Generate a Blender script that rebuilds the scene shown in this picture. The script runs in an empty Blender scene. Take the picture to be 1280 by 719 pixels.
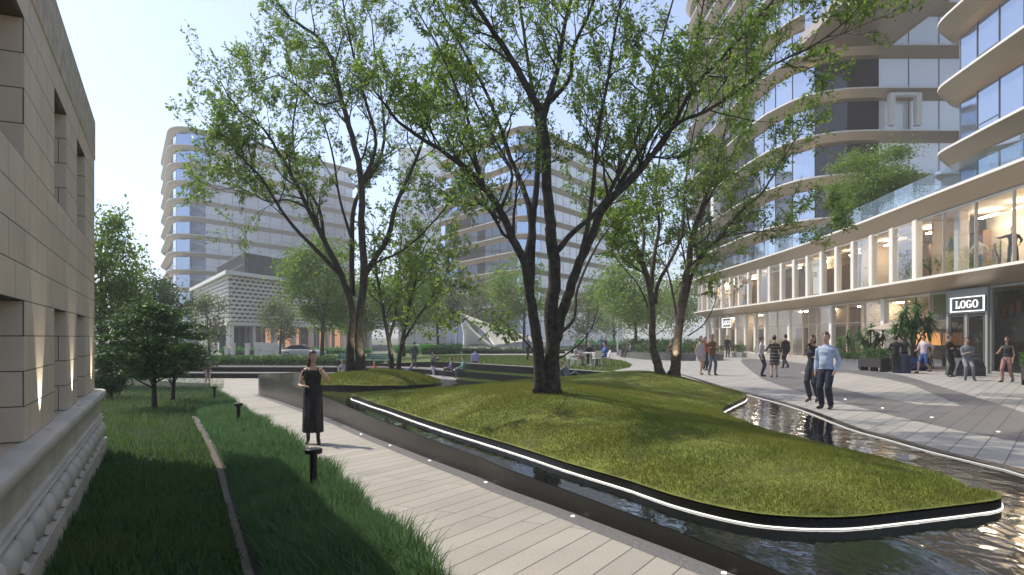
import bpy, bmesh, math, random
import numpy as np
from mathutils import Vector, Matrix
from mathutils.geometry import delaunay_2d_cdt
random.seed(7)
rng = np.random.default_rng(11)
S = bpy.context.scene
C = S.collection
PI = math.pi
R = math.radians
F = 900.0; HX = 640.0; HY = 421.0; CZ = 1.68       # lens in pixels, vanishing row, eye height

def at(x, y, z=0.0):                # ground point seen at pixel (x, y) on level z
    Y = (CZ - z) * F / (y - HY)
    return ((x - HX) / F * Y, Y)
def atY(x, y, Y):                   # point at depth Y
    return ((x - HX) / F * Y, Y, CZ + (HY - y) / F * Y)
def zpath(Y):
    return max(-(0.025 + 0.0266 * Y), -1.15)
def G(x, y):                        # point of the sloping path plane
    Y = 1534.5 / ((y - HY) - 23.94)
    return ((x - HX) / F * Y, Y)
def sstep(a, b, x):
    t = min(1, max(0, (x - a) / (b - a))); return t * t * (3 - 2 * t)
def catmull(pts, n=8, closed=False):
    P = [np.array(p, float) for p in pts]; out = []
    m = len(P)
    rngi = range(m if closed else m - 1)
    for i in rngi:
        p1, p2 = P[i], P[(i + 1) % m]
        p0 = P[(i - 1) % m] if (closed or i > 0) else 2 * p1 - p2
        p3 = P[(i + 2) % m] if (closed or i + 2 < m) else 2 * p2 - p1
        for k in range(n):
            t = k / n
            out.append(0.5 * (2 * p1 + (p2 - p0) * t + (2 * p0 - 5 * p1 + 4 * p2 - p3) * t * t + (3 * p1 - p0 - 3 * p2 + p3) * t ** 3))
    if not closed: out.append(P[-1])
    return [tuple(float(c) for c in p) for p in out]
def resample(pts, d, closed=False):
    P = [np.array(p, float) for p in pts]
    if closed: P = P + [P[0]]
    L = [0]
    for a, b in zip(P, P[1:]): L.append(L[-1] + float(np.linalg.norm(b - a)))
    n = max(1, round(L[-1] / d)); out = []; j = 0
    for i in range(n if closed else n + 1):
        s = L[-1] * i / n
        while j < len(L) - 2 and L[j + 1] < s: j += 1
        seg = L[j + 1] - L[j]
        t = 0 if seg == 0 else (s - L[j]) / seg
        out.append(tuple(P[j] + (P[j + 1] - P[j]) * t))
    return [tuple(float(c) for c in p) for p in out]
def normals2(pts, closed=False):    # normal to the right of travel
    out = []; m = len(pts)
    for i in range(m):
        a = pts[i - 1] if (closed or i > 0) else pts[i]
        b = pts[(i + 1) % m] if (closed or i < m - 1) else pts[i]
        dx, dy = b[0] - a[0], b[1] - a[1]; l = math.hypot(dx, dy) or 1
        out.append((dy / l, -dx / l))
    return out
def offset2(pts, d, closed=False):
    return [(p[0] + n[0] * d, p[1] + n[1] * d) for p, n in zip(pts, normals2(pts, closed))]
def inside(poly, x, y):             # numpy point in polygon
    x = np.asarray(x); y = np.asarray(y); r = np.zeros(x.shape, bool)
    m = len(poly)
    for i in range(m):
        x1, y1 = poly[i]; x2, y2 = poly[(i + 1) % m]
        if y1 == y2: continue
        c = ((y1 > y) != (y2 > y)) & (x < (x2 - x1) * (y - y1) / (y2 - y1) + x1)
        r ^= c
    return r
def polydist(poly, x, y):
    x = np.asarray(x, float); y = np.asarray(y, float); d = np.full(x.shape, 1e9)
    m = len(poly)
    for i in range(m):
        x1, y1 = poly[i]; x2, y2 = poly[(i + 1) % m]
        dx, dy = x2 - x1, y2 - y1; L = dx * dx + dy * dy + 1e-12
        t = np.clip(((x - x1) * dx + (y - y1) * dy) / L, 0, 1)
        d = np.minimum(d, np.hypot(x - x1 - t * dx, y - y1 - t * dy))
    return d

# ------------------------------------------------------------------ objects
def tag(o, label=None, cat=None, group=None, kind=None):
    if label: o['label'] = label
    if cat: o['category'] = cat
    if group: o['group'] = group
    if kind: o['kind'] = kind
    return o
def empty(name, label, cat, loc=(0, 0, 0), rz=0, group=None):
    o = bpy.data.objects.new(name, None); C.objects.link(o)
    o.location = loc; o.rotation_euler = (0, 0, rz); o.empty_display_size = 0.2
    return tag(o, label, cat, group)
def copy_tree(o, parent=None):
    c = o.copy(); C.objects.link(c); c.parent = parent
    for ch in list(o.children): copy_tree(ch, c)
    return c
def link_mesh(name, me, parent=None, loc=None):
    o = bpy.data.objects.new(name, me); C.objects.link(o)
    if parent is not None: o.parent = parent
    if loc is not None: o.location = loc
    return o
class MB:
    def __init__(s, origin=(0, 0, 0)):
        s.v = []; s.f = []; s.m = []; s.o = origin
    def add(s, pts, faces, mi=0):
        b = len(s.v); s.v.extend([tuple(p) for p in pts])
        for f in faces: s.f.append([b + i for i in f]); s.m.append(mi)
    def face(s, pts, mi=0): s.add(pts, [range(len(pts))], mi)
    def box(s, c, size, rz=0, mi=0, rx=0, ry=0, taper=1.0):
        hx, hy, hz = [k / 2 for k in size]; M = Matrix.Rotation(rz, 3, 'Z') @ Matrix.Rotation(ry, 3, 'Y') @ Matrix.Rotation(rx, 3, 'X')
        P = []
        for z in (-1, 1):
            t = taper if z > 0 else 1
            for x, y in ((-1, -1), (1, -1), (1, 1), (-1, 1)):
                P.append(Vector(c) + M @ Vector((x * hx * t, y * hy * t, z * hz)))
        s.add(P, [(3, 2, 1, 0), (4, 5, 6, 7), (0, 1, 5, 4), (1, 2, 6, 5), (2, 3, 7, 6), (3, 0, 4, 7)], mi)
    def rbox(s, c, size, r=0.02, rz=0, mi=0):       # box with chamfered vertical and top edges
        hx, hy, hz = [k / 2 for k in size]; M = Matrix.Rotation(rz, 3, 'Z')
        def ring(dx, dy, z, k):
            q = [(-dx + k, -dy), (dx - k, -dy), (dx, -dy + k), (dx, dy - k), (dx - k, dy), (-dx + k, dy), (-dx, dy - k), (-dx, -dy + k)]
            return [Vector(c) + M @ Vector((a, b, z)) for a, b in q]
        s.loft([ring(hx, hy, -hz, r), ring(hx, hy, hz - r, r), ring(hx - r, hy - r, hz, r)], mi=mi, cap=True)
    def prism(s, poly, z0, z1, mi=0, cap=True, side=True):
        n = len(poly)
        f0 = z0 if callable(z0) else (lambda x, y: z0); f1 = z1 if callable(z1) else (lambda x, y: z1)
        P = [(p[0], p[1], f0(*p)) for p in poly] + [(p[0], p[1], f1(*p)) for p in poly]
        fs = []
        if side: fs += [(i, (i + 1) % n, n + (i + 1) % n, n + i) for i in range(n)]
        s.add(P, fs, mi)
        if cap:
            s.poly(poly, f1, mi)
    def poly(s, poly, z, mi=0, flip=False):
        f = z if callable(z) else (lambda x, y: z)
        r = delaunay_2d_cdt([Vector(p) for p in poly], [], [list(range(len(poly)))], 1, 1e-5)
        s.add([(p[0], p[1], f(p[0], p[1])) for p in r[0]], [tuple(t) for t in r[2]], mi)
    def loft(s, rings, mi=0, closed=True, cap=False):
        n = len(rings[0]); b = len(s.v)
        for r in rings: s.v.extend([tuple(p) for p in r])
        for i in range(len(rings) - 1):
            for j in range(n if closed else n - 1):
                k = (j + 1) % n
                s.f.append([b + i * n + j, b + i * n + k, b + (i + 1) * n + k, b + (i + 1) * n + j]); s.m.append(mi)
        if cap:
            s.f.append([b + j for j in reversed(range(n))]); s.m.append(mi)
            e = b + (len(rings) - 1) * n
            s.f.append([e + j for j in range(n)]); s.m.append(mi)
    def tube(s, pts, rad, n=8, mi=0, cap=True):
        P = [Vector(p) for p in pts]
        if not isinstance(rad, (list, tuple)): rad = [rad] * len(P)
        rings = []; up = None
        for i, p in enumerate(P):
            d = (P[min(i + 1, len(P) - 1)] - P[max(i - 1, 0)])
            d = d.normalized() if d.length > 1e-9 else Vector((0, 0, 1))
            if up is None: up = Vector((1, 0, 0)) if abs(d.x) < .8 else Vector((0, 1, 0))
            a = (up - d * up.dot(d))
            a = a.normalized() if a.length > 1e-6 else d.orthogonal().normalized()
            up = a; b = d.cross(a)
            rings.append([p + (a * math.cos(t) + b * math.sin(t)) * rad[i] for t in [2 * PI * k / n for k in range(n)]])
        s.loft(rings, mi, True, cap)
    def lathe(s, prof, n=20, c=(0, 0, 0), mi=0, cap=False):
        s.loft([[(c[0] + r * math.cos(2 * PI * k / n), c[1] + r * math.sin(2 * PI * k / n), c[2] + z) for k in range(n)] for r, z in prof], mi, True, cap)
    def ell(s, c, r, n=12, m=8, mi=0, M=None):
        rings = []
        for i in range(m + 1):
            a = -PI / 2 + PI * i / m
            ring = []
            for k in range(n):
                p = Vector((math.cos(a) * math.cos(2 * PI * k / n) * r[0], math.cos(a) * math.sin(2 * PI * k / n) * r[1], math.sin(a) * r[2]))
                if M is not None: p = M @ p
                ring.append(Vector(c) + p)
            rings.append(ring)
        s.loft(rings, mi)
    def sweep(s, path, prof, mi=0, closed=False, cap=True):
        # path: 2d points; prof: (offset to the right of travel, z) pairs
        nn = normals2(path, closed); rings = []
        for p, nrm in zip(path, nn):
            rings.append([(p[0] + nrm[0] * o, p[1] + nrm[1] * o, z) for o, z in prof])
        if closed: rings.append(rings[0])
        s.loft(rings, mi, True, cap and not closed)
    def sweep_open(s, path, prof, mi=0, closed=False):
        nn = normals2(path, closed)
        rings = [[(p[0] + q[0] * o, p[1] + q[1] * o, z) for o, z in prof] for p, q in zip(path, nn)]
        if closed: rings.append(rings[0])
        s.loft(rings, mi, False)
    def build(s, name, mats, parent=None, smooth=False, loc=None, world=True):
        # loc: origin of a top-level mesh; with a parent the points are shifted by the parent's place when world
        off = Vector((0, 0, 0))
        if parent is not None and world:
            q = parent
            while q is not None: off += Vector(q.location); q = q.parent
        elif parent is None and loc is not None: off = Vector(loc)
        me = bpy.data.meshes.new(name)
        me.from_pydata([(p[0] - off.x, p[1] - off.y, p[2] - off.z) for p in s.v], [], s.f)
        if not isinstance(mats, (list, tuple)): mats = [mats]
        for m in mats: me.materials.append(m)
        me.polygons.foreach_set('material_index', s.m)
        if smooth: me.polygons.foreach_set('use_smooth', [True] * len(me.polygons))
        bm = bmesh.new(); bm.from_mesh(me); bmesh.ops.recalc_face_normals(bm, faces=bm.faces); bm.to_mesh(me); bm.free()
        me.update()
        if smooth == 'auto':
            try: me.set_sharp_from_angle(angle=R(35))
            except Exception: pass
        return link_mesh(name, me, parent, loc if parent is None else None)
def np_mesh(name, V, F_, mat, parent=None, smooth=False, loc=None):
    # V (n,3); F_ (m,k) all the same size
    me = bpy.data.meshes.new(name); m, k = F_.shape
    if loc is not None: V = V - np.array(loc)
    me.vertices.add(len(V)); me.vertices.foreach_set('co', V.astype(np.float32).ravel())
    me.loops.add(m * k); me.loops.foreach_set('vertex_index', F_.astype(np.int32).ravel())
    me.polygons.add(m)
    me.polygons.foreach_set('loop_start', np.arange(0, m * k, k, dtype=np.int32))
    me.polygons.foreach_set('loop_total', np.full(m, k, dtype=np.int32))
    if smooth: me.polygons.foreach_set('use_smooth', np.ones(m, dtype=bool))
    me.materials.append(mat)
    me.update(calc_edges=True); me.validate()
    return link_mesh(name, me, parent, loc if parent is None else None)

# ------------------------------------------------------------------ materials
def newmat(name):
    m = bpy.data.materials.new(name); m.use_nodes = True
    nt = m.node_tree; nt.nodes.clear()
    return m, nt, nt.nodes, nt.links
def mat(name, col, rough=0.6, metal=0.0, noise=0.0, nscale=3.0, bump=0.0, bscale=20.0, spec=0.5, emit=None, estr=0, col2=None, sheen=0.0):
    m, nt, N, L = newmat(name)
    out = N.new('ShaderNodeOutputMaterial'); b = N.new('ShaderNodeBsdfPrincipled')
    L.new(b.outputs[0], out.inputs[0])
    b.inputs['Base Color'].default_value = (*col, 1); b.inputs['Roughness'].default_value = rough
    b.inputs['Metallic'].default_value = metal; b.inputs['Specular IOR Level'].default_value = spec
    if emit: b.inputs['Emission Color'].default_value = (*emit, 1); b.inputs['Emission Strength'].default_value = estr
    if noise or col2:
        tc = N.new('ShaderNodeTexCoord'); nz = N.new('ShaderNodeTexNoise'); nz.inputs['Scale'].default_value = nscale; nz.inputs['Detail'].default_value = 5
        L.new(tc.outputs['Object'], nz.inputs['Vector'])
        mx = N.new('ShaderNodeMix'); mx.data_type = 'RGBA'
        c2 = col2 or tuple(c * (1 - noise) for c in col); c1 = col if col2 else tuple(min(1, c * (1 + noise * .6)) for c in col)
        mx.inputs[6].default_value = (*c1, 1); mx.inputs[7].default_value = (*c2, 1)
        rp = N.new('ShaderNodeMapRange'); rp.inputs[1].default_value = .35; rp.inputs[2].default_value = .65
        L.new(nz.outputs['Fac'], rp.inputs[0]); L.new(rp.outputs[0], mx.inputs[0]); L.new(mx.outputs[2], b.inputs['Base Color'])
    if bump:
        tc = N.new('ShaderNodeTexCoord'); nz = N.new('ShaderNodeTexNoise'); nz.inputs['Scale'].default_value = bscale; nz.inputs['Detail'].default_value = 6
        L.new(tc.outputs['Object'], nz.inputs['Vector'])
        bp = N.new('ShaderNodeBump'); bp.inputs['Strength'].default_value = bump; bp.inputs['Distance'].default_value = .02
        L.new(nz.outputs['Fac'], bp.inputs['Height']); L.new(bp.outputs[0], b.inputs['Normal'])
    return m
def leafmat(name, cols, trans=0.45, rough=0.45):
    m, nt, N, L = newmat(name)
    out = N.new('ShaderNodeOutputMaterial'); g = N.new('ShaderNodeNewGeometry'); rp = N.new('ShaderNodeValToRGB')
    L.new(g.outputs['Random Per Island'], rp.inputs[0])
    e = rp.color_ramp.elements
    for i, c in enumerate(cols):
        p = i / (len(cols) - 1)
        el = e[0] if i == 0 else (e[1] if i == len(cols) - 1 else e.new(p))
        el.position = p; el.color = (*c, 1)
    b = N.new('ShaderNodeBsdfPrincipled'); b.inputs['Roughness'].default_value = rough; b.inputs['Specular IOR Level'].default_value = .35
    t = N.new('ShaderNodeBsdfTranslucent'); mx = N.new('ShaderNodeMixShader'); mx.inputs[0].default_value = trans
    br = N.new('ShaderNodeMix'); br.data_type = 'RGBA'; br.blend_type = 'MULTIPLY'; br.inputs[0].default_value = 1; br.inputs[7].default_value = (1.5, 1.6, .7, 1)
    L.new(rp.outputs[0], b.inputs['Base Color']); L.new(rp.outputs[0], br.inputs[6]); L.new(br.outputs[2], t.inputs[0])
    L.new(b.outputs[0], mx.inputs[1]); L.new(t.outputs[0], mx.inputs[2]); L.new(mx.outputs[0], out.inputs[0])
    return m
def grassmat(name, cols, dry, pscale=0.6, trans=0.3):
    m, nt, N, L = newmat(name)
    out = N.new('ShaderNodeOutputMaterial'); g = N.new('ShaderNodeNewGeometry'); rp = N.new('ShaderNodeValToRGB')
    L.new(g.outputs['Random Per Island'], rp.inputs[0]); e = rp.color_ramp.elements
    e[0].color = (*cols[0], 1); e[1].color = (*cols[1], 1)
    nz = N.new('ShaderNodeTexNoise'); nz.inputs['Scale'].default_value = pscale; nz.inputs['Detail'].default_value = 4
    tc = N.new('ShaderNodeTexCoord'); L.new(tc.outputs['Object'], nz.inputs['Vector'])
    mr = N.new('ShaderNodeMapRange'); mr.inputs[1].default_value = .42; mr.inputs[2].default_value = .68
    L.new(nz.outputs['Fac'], mr.inputs[0])
    mx = N.new('ShaderNodeMix'); mx.data_type = 'RGBA'; L.new(mr.outputs[0], mx.inputs[0]); L.new(rp.outputs[0], mx.inputs[6]); mx.inputs[7].default_value = (*dry, 1)
    b = N.new('ShaderNodeBsdfPrincipled'); b.inputs['Roughness'].default_value = .6; b.inputs['Specular IOR Level'].default_value = .25
    t = N.new('ShaderNodeBsdfTranslucent'); ms = N.new('ShaderNodeMixShader'); ms.inputs[0].default_value = trans
    L.new(mx.outputs[2], b.inputs['Base Color']); L.new(mx.outputs[2], t.inputs[0])
    L.new(b.outputs[0], ms.inputs[1]); L.new(t.outputs[0], ms.inputs[2]); L.new(ms.outputs[0], out.inputs[0])
    return m
def pavemat(name, c1, c2, ang, bw, bh, joint=.012, jcol=(.08, .075, .07), rough=.7, speck=.12):
    # long stone planks: brick texture in object space, turned by ang
    m, nt, N, L = newmat(name)
    out = N.new('ShaderNodeOutputMaterial'); b = N.new('ShaderNodeBsdfPrincipled'); L.new(b.outputs[0], out.inputs[0])
    tc = N.new('ShaderNodeTexCoord'); mp = N.new('ShaderNodeMapping'); mp.inputs['Rotation'].default_value = (0, 0, ang)
    L.new(tc.outputs['Object'], mp.inputs[0])
    br = N.new('ShaderNodeTexBrick'); br.offset = .37; br.inputs['Scale'].default_value = 1; br.inputs['Brick Width'].default_value = bw; br.inputs['Row Height'].default_value = bh
    br.inputs['Mortar Size'].default_value = joint; br.inputs['Mortar Smooth'].default_value = .1; br.inputs['Bias'].default_value = 0
    br.inputs['Color1'].default_value = (*c1, 1); br.inputs['Color2'].default_value = (*c2, 1); br.inputs['Mortar'].default_value = (*jcol, 1)
    L.new(mp.outputs[0], br.inputs['Vector'])
    nz = N.new('ShaderNodeTexNoise'); nz.inputs['Scale'].default_value = 45; nz.inputs['Detail'].default_value = 3; L.new(tc.outputs['Object'], nz.inputs['Vector'])
    n2 = N.new('ShaderNodeTexNoise'); n2.inputs['Scale'].default_value = .7; n2.inputs['Detail'].default_value = 5; L.new(tc.outputs['Object'], n2.inputs['Vector'])
    ad = N.new('ShaderNodeMath'); ad.operation = 'ADD'; L.new(nz.outputs['Fac'], ad.inputs[0]); L.new(n2.outputs['Fac'], ad.inputs[1])
    mr = N.new('ShaderNodeMapRange'); mr.inputs[1].default_value = .6; mr.inputs[2].default_value = 1.4; mr.inputs[3].default_value = 1 - speck; mr.inputs[4].default_value = 1 + speck
    L.new(ad.outputs[0], mr.inputs[0])
    mx = N.new('ShaderNodeMix'); mx.data_type = 'RGBA'; mx.blend_type = 'MULTIPLY'; mx.inputs[0].default_value = 1
    L.new(br.outputs['Color'], mx.inputs[6]); L.new(mr.outputs[0], mx.inputs[7]); L.new(mx.outputs[2], b.inputs['Base Color'])
    b.inputs['Roughness'].default_value = rough
    bp = N.new('ShaderNodeBump'); bp.inputs['Strength'].default_value = .5; bp.inputs['Distance'].default_value = .006; bp.invert = True
    L.new(br.outputs['Fac'], bp.inputs['Height']); L.new(bp.outputs[0], b.inputs['Normal'])
    return m
def glassmat(name, tint, gloss=.15, rough=.02, trans=(.85, .9, .92)):
    m, nt, N, L = newmat(name)
    out = N.new('ShaderNodeOutputMaterial'); t = N.new('ShaderNodeBsdfTransparent'); t.inputs[0].default_value = (*trans, 1)
    g = N.new('ShaderNodeBsdfGlossy'); g.inputs['Roughness'].default_value = rough; g.inputs[0].default_value = (*tint, 1)
    lw = N.new('ShaderNodeLayerWeight'); lw.inputs[0].default_value = .22
    mr = N.new('ShaderNodeMapRange'); mr.inputs[3].default_value = gloss; mr.inputs[4].default_value = .34
    L.new(lw.outputs['Fresnel'], mr.inputs[0])
    mx = N.new('ShaderNodeMixShader'); L.new(mr.outputs[0], mx.inputs[0]); L.new(t.outputs[0], mx.inputs[1]); L.new(g.outputs[0], mx.inputs[2]); L.new(mx.outputs[0], out.inputs[0])
    return m
def emitmat(name, col, s):
    m, nt, N, L = newmat(name)
    out = N.new('ShaderNodeOutputMaterial'); e = N.new('ShaderNodeEmission'); e.inputs[0].default_value = (*col, 1); e.inputs[1].default_value = s
    L.new(e.outputs[0], out.inputs[0]); return m
def watermat(name):
    m, nt, N, L = newmat(name)
    out = N.new('ShaderNodeOutputMaterial'); b = N.new('ShaderNodeBsdfPrincipled'); L.new(b.outputs[0], out.inputs[0])
    b.inputs['Base Color'].default_value = (.012, .014, .014, 1); b.inputs['Roughness'].default_value = .05; b.inputs['IOR'].default_value = 1.45
    b.inputs['Specular IOR Level'].default_value = .75
    tc = N.new('ShaderNodeTexCoord'); mp = N.new('ShaderNodeMapping'); mp.inputs['Scale'].default_value = (1, .55, 1); mp.inputs['Rotation'].default_value = (0, 0, .5)
    L.new(tc.outputs['Object'], mp.inputs[0])
    n1 = N.new('ShaderNodeTexNoise'); n1.inputs['Scale'].default_value = 2.6; n1.inputs['Detail'].default_value = 2; n1.inputs['Distortion'].default_value = .6; L.new(mp.outputs[0], n1.inputs['Vector'])
    n2 = N.new('ShaderNodeTexNoise'); n2.inputs['Scale'].default_value = 7; n2.inputs['Detail'].default_value = 2; L.new(mp.outputs[0], n2.inputs['Vector'])
    a = N.new('ShaderNodeMath'); a.operation = 'MULTIPLY_ADD'; a.inputs[1].default_value = .3; L.new(n2.outputs['Fac'], a.inputs[0]); L.new(n1.outputs['Fac'], a.inputs[2])
    bp = N.new('ShaderNodeBump'); bp.inputs['Strength'].default_value = .15; bp.inputs['Distance'].default_value = .06
    L.new(a.outputs[0], bp.inputs['Height']); L.new(bp.outputs[0], b.inputs['Normal'])
    return m
def facadeglass(name, col, metal=.75, rough=.04, wob=.02):
    m = mat(name, col, rough, metal, spec=.8)
    nt = m.node_tree; N = nt.nodes; L = nt.links; b = [n for n in N if n.type == 'BSDF_PRINCIPLED'][0]
    tc = N.new('ShaderNodeTexCoord'); nz = N.new('ShaderNodeTexNoise'); nz.inputs['Scale'].default_value = .35; nz.inputs['Detail'].default_value = 1
    L.new(tc.outputs['Object'], nz.inputs['Vector'])
    bp = N.new('ShaderNodeBump'); bp.inputs['Strength'].default_value = wob * 10; bp.inputs['Distance'].default_value = .05
    L.new(nz.outputs['Fac'], bp.inputs['Height']); L.new(bp.outputs[0], b.inputs['Normal'])
    return m

M = {}
M['path'] = pavemat('path_stone', (.43, .40, .345), (.36, .335, .285), R(-61), 4.0, .27, .007, (.12, .115, .10), speck=.2)
M['plaza'] = pavemat('plaza_stone', (.40, .385, .36), (.34, .33, .31), R(-52), 3.2, .36, .010, (.09, .088, .085), rough=.55)
M['plazadark'] = pavemat('plaza_dark_stone', (.155, .15, .155), (.125, .122, .128), R(-52), 3.2, .36, .010, (.05, .05, .05), rough=.55)
M['edging'] = mat('granite_edging', (.17, .165, .165), .75, noise=.5, nscale=60)
M['ground'] = mat('ground', (.16, .17, .12), .9, noise=.3, nscale=.2)
M['road'] = mat('asphalt', (.055, .055, .057), .85, noise=.3, nscale=2)
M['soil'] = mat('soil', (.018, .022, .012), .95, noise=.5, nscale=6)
M['water'] = watermat('pool_water')
M['blackstone'] = mat('black_granite', (.014, .014, .013), .3, noise=.4, nscale=30, spec=.22)
M['led'] = emitmat('led_strip', (1, .97, .9), 1.0); M['leddim'] = emitmat('led_strip_dim', (1, .96, .9), .4)
M['terrace'] = mat('terrace_granite', (.30, .29, .275), .7, noise=.2, nscale=5)
M['riser'] = mat('terrace_riser', (.008, .008, .008), .7, noise=.3, nscale=6, spec=.1)
M['stone'] = mat('limestone', (.56, .49, .39), .7, noise=.16, nscale=1.3, bump=.12, bscale=30)
M['stone2'] = mat('limestone_trim', (.60, .54, .44), .6, noise=.12, nscale=2.0, bump=.06, bscale=25)
M['joint'] = mat('stone_joint', (.13, .10, .075), .9)
M['bark'] = mat('bark', (.045, .038, .03), .9, noise=.6, nscale=9, bump=1.0, bscale=16)
M['bark2'] = mat('bark_pale', (.09, .07, .05), .9, noise=.5, nscale=9, bump=1.0, bscale=16)
M['leaf'] = leafmat('leaf_fresh', [(.095, .16, .038), (.145, .22, .058), (.21, .295, .095)], .55)
M['leafdk'] = leafmat('leaf_dark', [(.03, .07, .028), (.05, .10, .038), (.075, .13, .05)], .35)
M['leafyel'] = leafmat('leaf_yellow_green', [(.09, .16, .035), (.14, .22, .05), (.19, .27, .07)], .5)
M['leafgrey'] = leafmat('leaf_grey_green', [(.09, .12, .06), (.13, .165, .085), (.17, .20, .11)], .4)
M['leafpalm'] = leafmat('leaf_tropical', [(.03, .10, .025), (.055, .16, .04), (.09, .21, .055)], .35, .3)
M['hedge'] = leafmat('leaf_hedge', [(.03, .08, .02), (.05, .12, .03), (.08, .16, .04)], .35)
M['hedgebright'] = leafmat('leaf_bright_hedge', [(.03, .20, .03), (.05, .28, .05), (.08, .32, .07)], .35)
M['moundgrass'] = grassmat('mound_grass', ((.14, .18, .026), (.225, .27, .048)), (.25, .245, .042), .7)
M['moundsoil'] = mat('mound_turf', (.15, .175, .026), .9, noise=.45, nscale=2.5, bump=.8, bscale=30)
M['lawnsoil'] = mat('lawn_turf', (.10, .15, .03), .9, noise=.4, nscale=2.5, bump=.5, bscale=30)
M['lawngrass'] = grassmat('lawn_grass', ((.065, .14, .042), (.135, .225, .07)), (.125, .18, .055), .9, .45)
M['bedgrass'] = grassmat('bed_grass', ((.075, .16, .065), (.165, .285, .115)), (.11, .20, .075), .8, .45)
M['parkgrass'] = grassmat('park_grass', ((.09, .14, .025), (.15, .20, .045)), (.13, .16, .03), .7)
M['champ'] = mat('champagne_metal', (.50, .40, .285), .36, .6, noise=.05, nscale=.3)
M['champ2'] = mat('pale_champagne', (.66, .58, .47), .45, .25)
M['white'] = mat('white_paint', (.78, .77, .74), .5)
M['offwhite'] = mat('off_white_panel', (.84, .78, .66), .55, noise=.06, nscale=.4)
M['edgewhite'] = mat('slab_edge_white', (.80, .77, .70), .45)
M['fglass'] = facadeglass('facade_glass', (.36, .42, .52), .8)
M['fglassB'] = facadeglass('facade_glass_pale', (.42, .52, .68), .8)
M['fglassdk'] = facadeglass('facade_glass_dark_and_reflection', (.055, .05, .05), .5)  # dark glazing; on the glass tower front, dark reflection put into the colour
M['fglasswhite'] = facadeglass('facade_panel_white_and_reflection', (.93, .93, .91), .1, .12)  # white cladding of the slab tower; elsewhere bright reflection put into the colour
M['mullion'] = mat('mullion_metal', (.22, .23, .25), .4, .6)
M['shopglass'] = glassmat('shop_glass', (.9, .95, 1), .03, trans=(.93, .95, .95))
M['balglass'] = glassmat('balustrade_glass', (.9, .97, 1), .14, trans=(.72, .84, .86))
M['intwall'] = mat('interior_wall', (.64, .55, .43), .8, noise=.1, nscale=.5)
M['intfloor'] = mat('interior_floor', (.32, .27, .21), .5, noise=.2, nscale=1)
M['intdark'] = mat('interior_dark_wood', (.055, .04, .03), .5, noise=.4, nscale=2)
M['lampemit'] = emitmat('ceiling_lamp', (1, .82, .60), 34)
M['black'] = mat('black_metal', (.012, .012, .013), .4, .3)
M['dkgrey'] = mat('dark_grey_frame', (.12, .125, .125), .45, .2)
M['grey'] = mat('grey_panel', (.30, .31, .30), .5)
SUN_E=2.15; SKY_E=.15; EXPO=1.14; HAZE=.0014
# ================================================================== ground, pool, path, plaza
def zb(x, y=0): return -0.36 * (1 - sstep(-12, -4, x))
g = MB(); B = 1500
g.face([(-B, 74, -.62), (B, 74, -.62), (B, B, -.62), (-B, B, -.62)])
g.face([(-B, -B, -.62), (-27, -B, -.62), (-27, 74, -.62), (-B, 74, -.62)])
g.face([(-27, -B, -1.3), (B, -B, -1.3), (B, 74, -1.3), (-27, 74, -1.3)])
tag(g.build('ground', M['ground']), kind='structure')
rd = MB(); rd.face([(-300, 76, -.6), (300, 76, -.6), (300, 84.5, -.6), (-300, 84.5, -.6)])
tag(rd.build('road', M['road']), kind='structure')

walltop_px = [(323, 469), (343, 475), (375, 486), (413, 499), (440, 510.5), (465, 521), (495, 532.5), (530, 546), (565, 559), (598, 571), (630, 584.5), (665, 597), (700, 609.5), (740, 624.5), (779, 639), (818, 653.5), (876, 675.5), (934, 698), (984, 719)]
wall_line = [at(x, y, 0) for x, y in walltop_px] + [(2.22, 4.3), (2.55, 3.6), (3.2, 3.1)]
plaza_px = [(1280, 592), (1220, 576.5), (1160, 562), (1110, 548), (1060, 534), (1000, 511), (955, 498), (904, 485), (875, 476), (848, 468)]
plaza_edge = [(4.4, 3.3), (5.3, 4.6), (5.85, 6.6)] + [at(x, y, .03) for x, y in plaza_px]
pool_back = [(7.1, 33.0), (5.9, 34.0), (4.5, 33.4), (3.7, 31.4), (2.6, 29.7), (1.0, 28.1), (-.5, 26.3), (-1.5, 24.6), (-2.1, 24.5), (-2.0, 26.4), (-2.6, 28.2), (-3.7, 29.6), (-5.2, 30.3), (-6.8, 31.2), (-8.0, 33.2), (-9.6, 34.4), (-10.9, 33.2)]
pool = wall_line + plaza_edge + pool_back
wt = MB(); wt.poly(pool, 0.0); tag(wt.build('pool_water', M['water']), kind='structure')
# infinity-edge wall on the path side and round the back
wl = MB()
wp = catmull(pool_back[3:] + wall_line, 3)
wl.sweep(wp, [(0, -1.35), (0, -.006), (-.2, -.006), (-.2, -1.35)])
tag(wl.build('pool_wall', M['blackstone'], loc=(wall_line[8][0], wall_line[8][1], -.4)), 'low black granite wall holding the pool water beside the stone path', 'wall')
pe = catmull(plaza_edge + pool_back[:4], 3)
pw = empty('pool_kerb', 'black kerb with a thin lit strip where the plaza meets the pool', 'kerb', (plaza_edge[6][0], plaza_edge[6][1], 0))
k = MB(); k.sweep(pe, [(0.0, -1.3), (0.0, .034), (.16, .034), (.16, -1.3)]); k.build('kerb_stone', M['blackstone'], pw)
k = MB(); k.sweep(pe, [(-.02, .004), (-.02, .016), (-.004, .016), (-.004, .004)]); k.build('light_strip', M['leddim'], pw)

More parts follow.
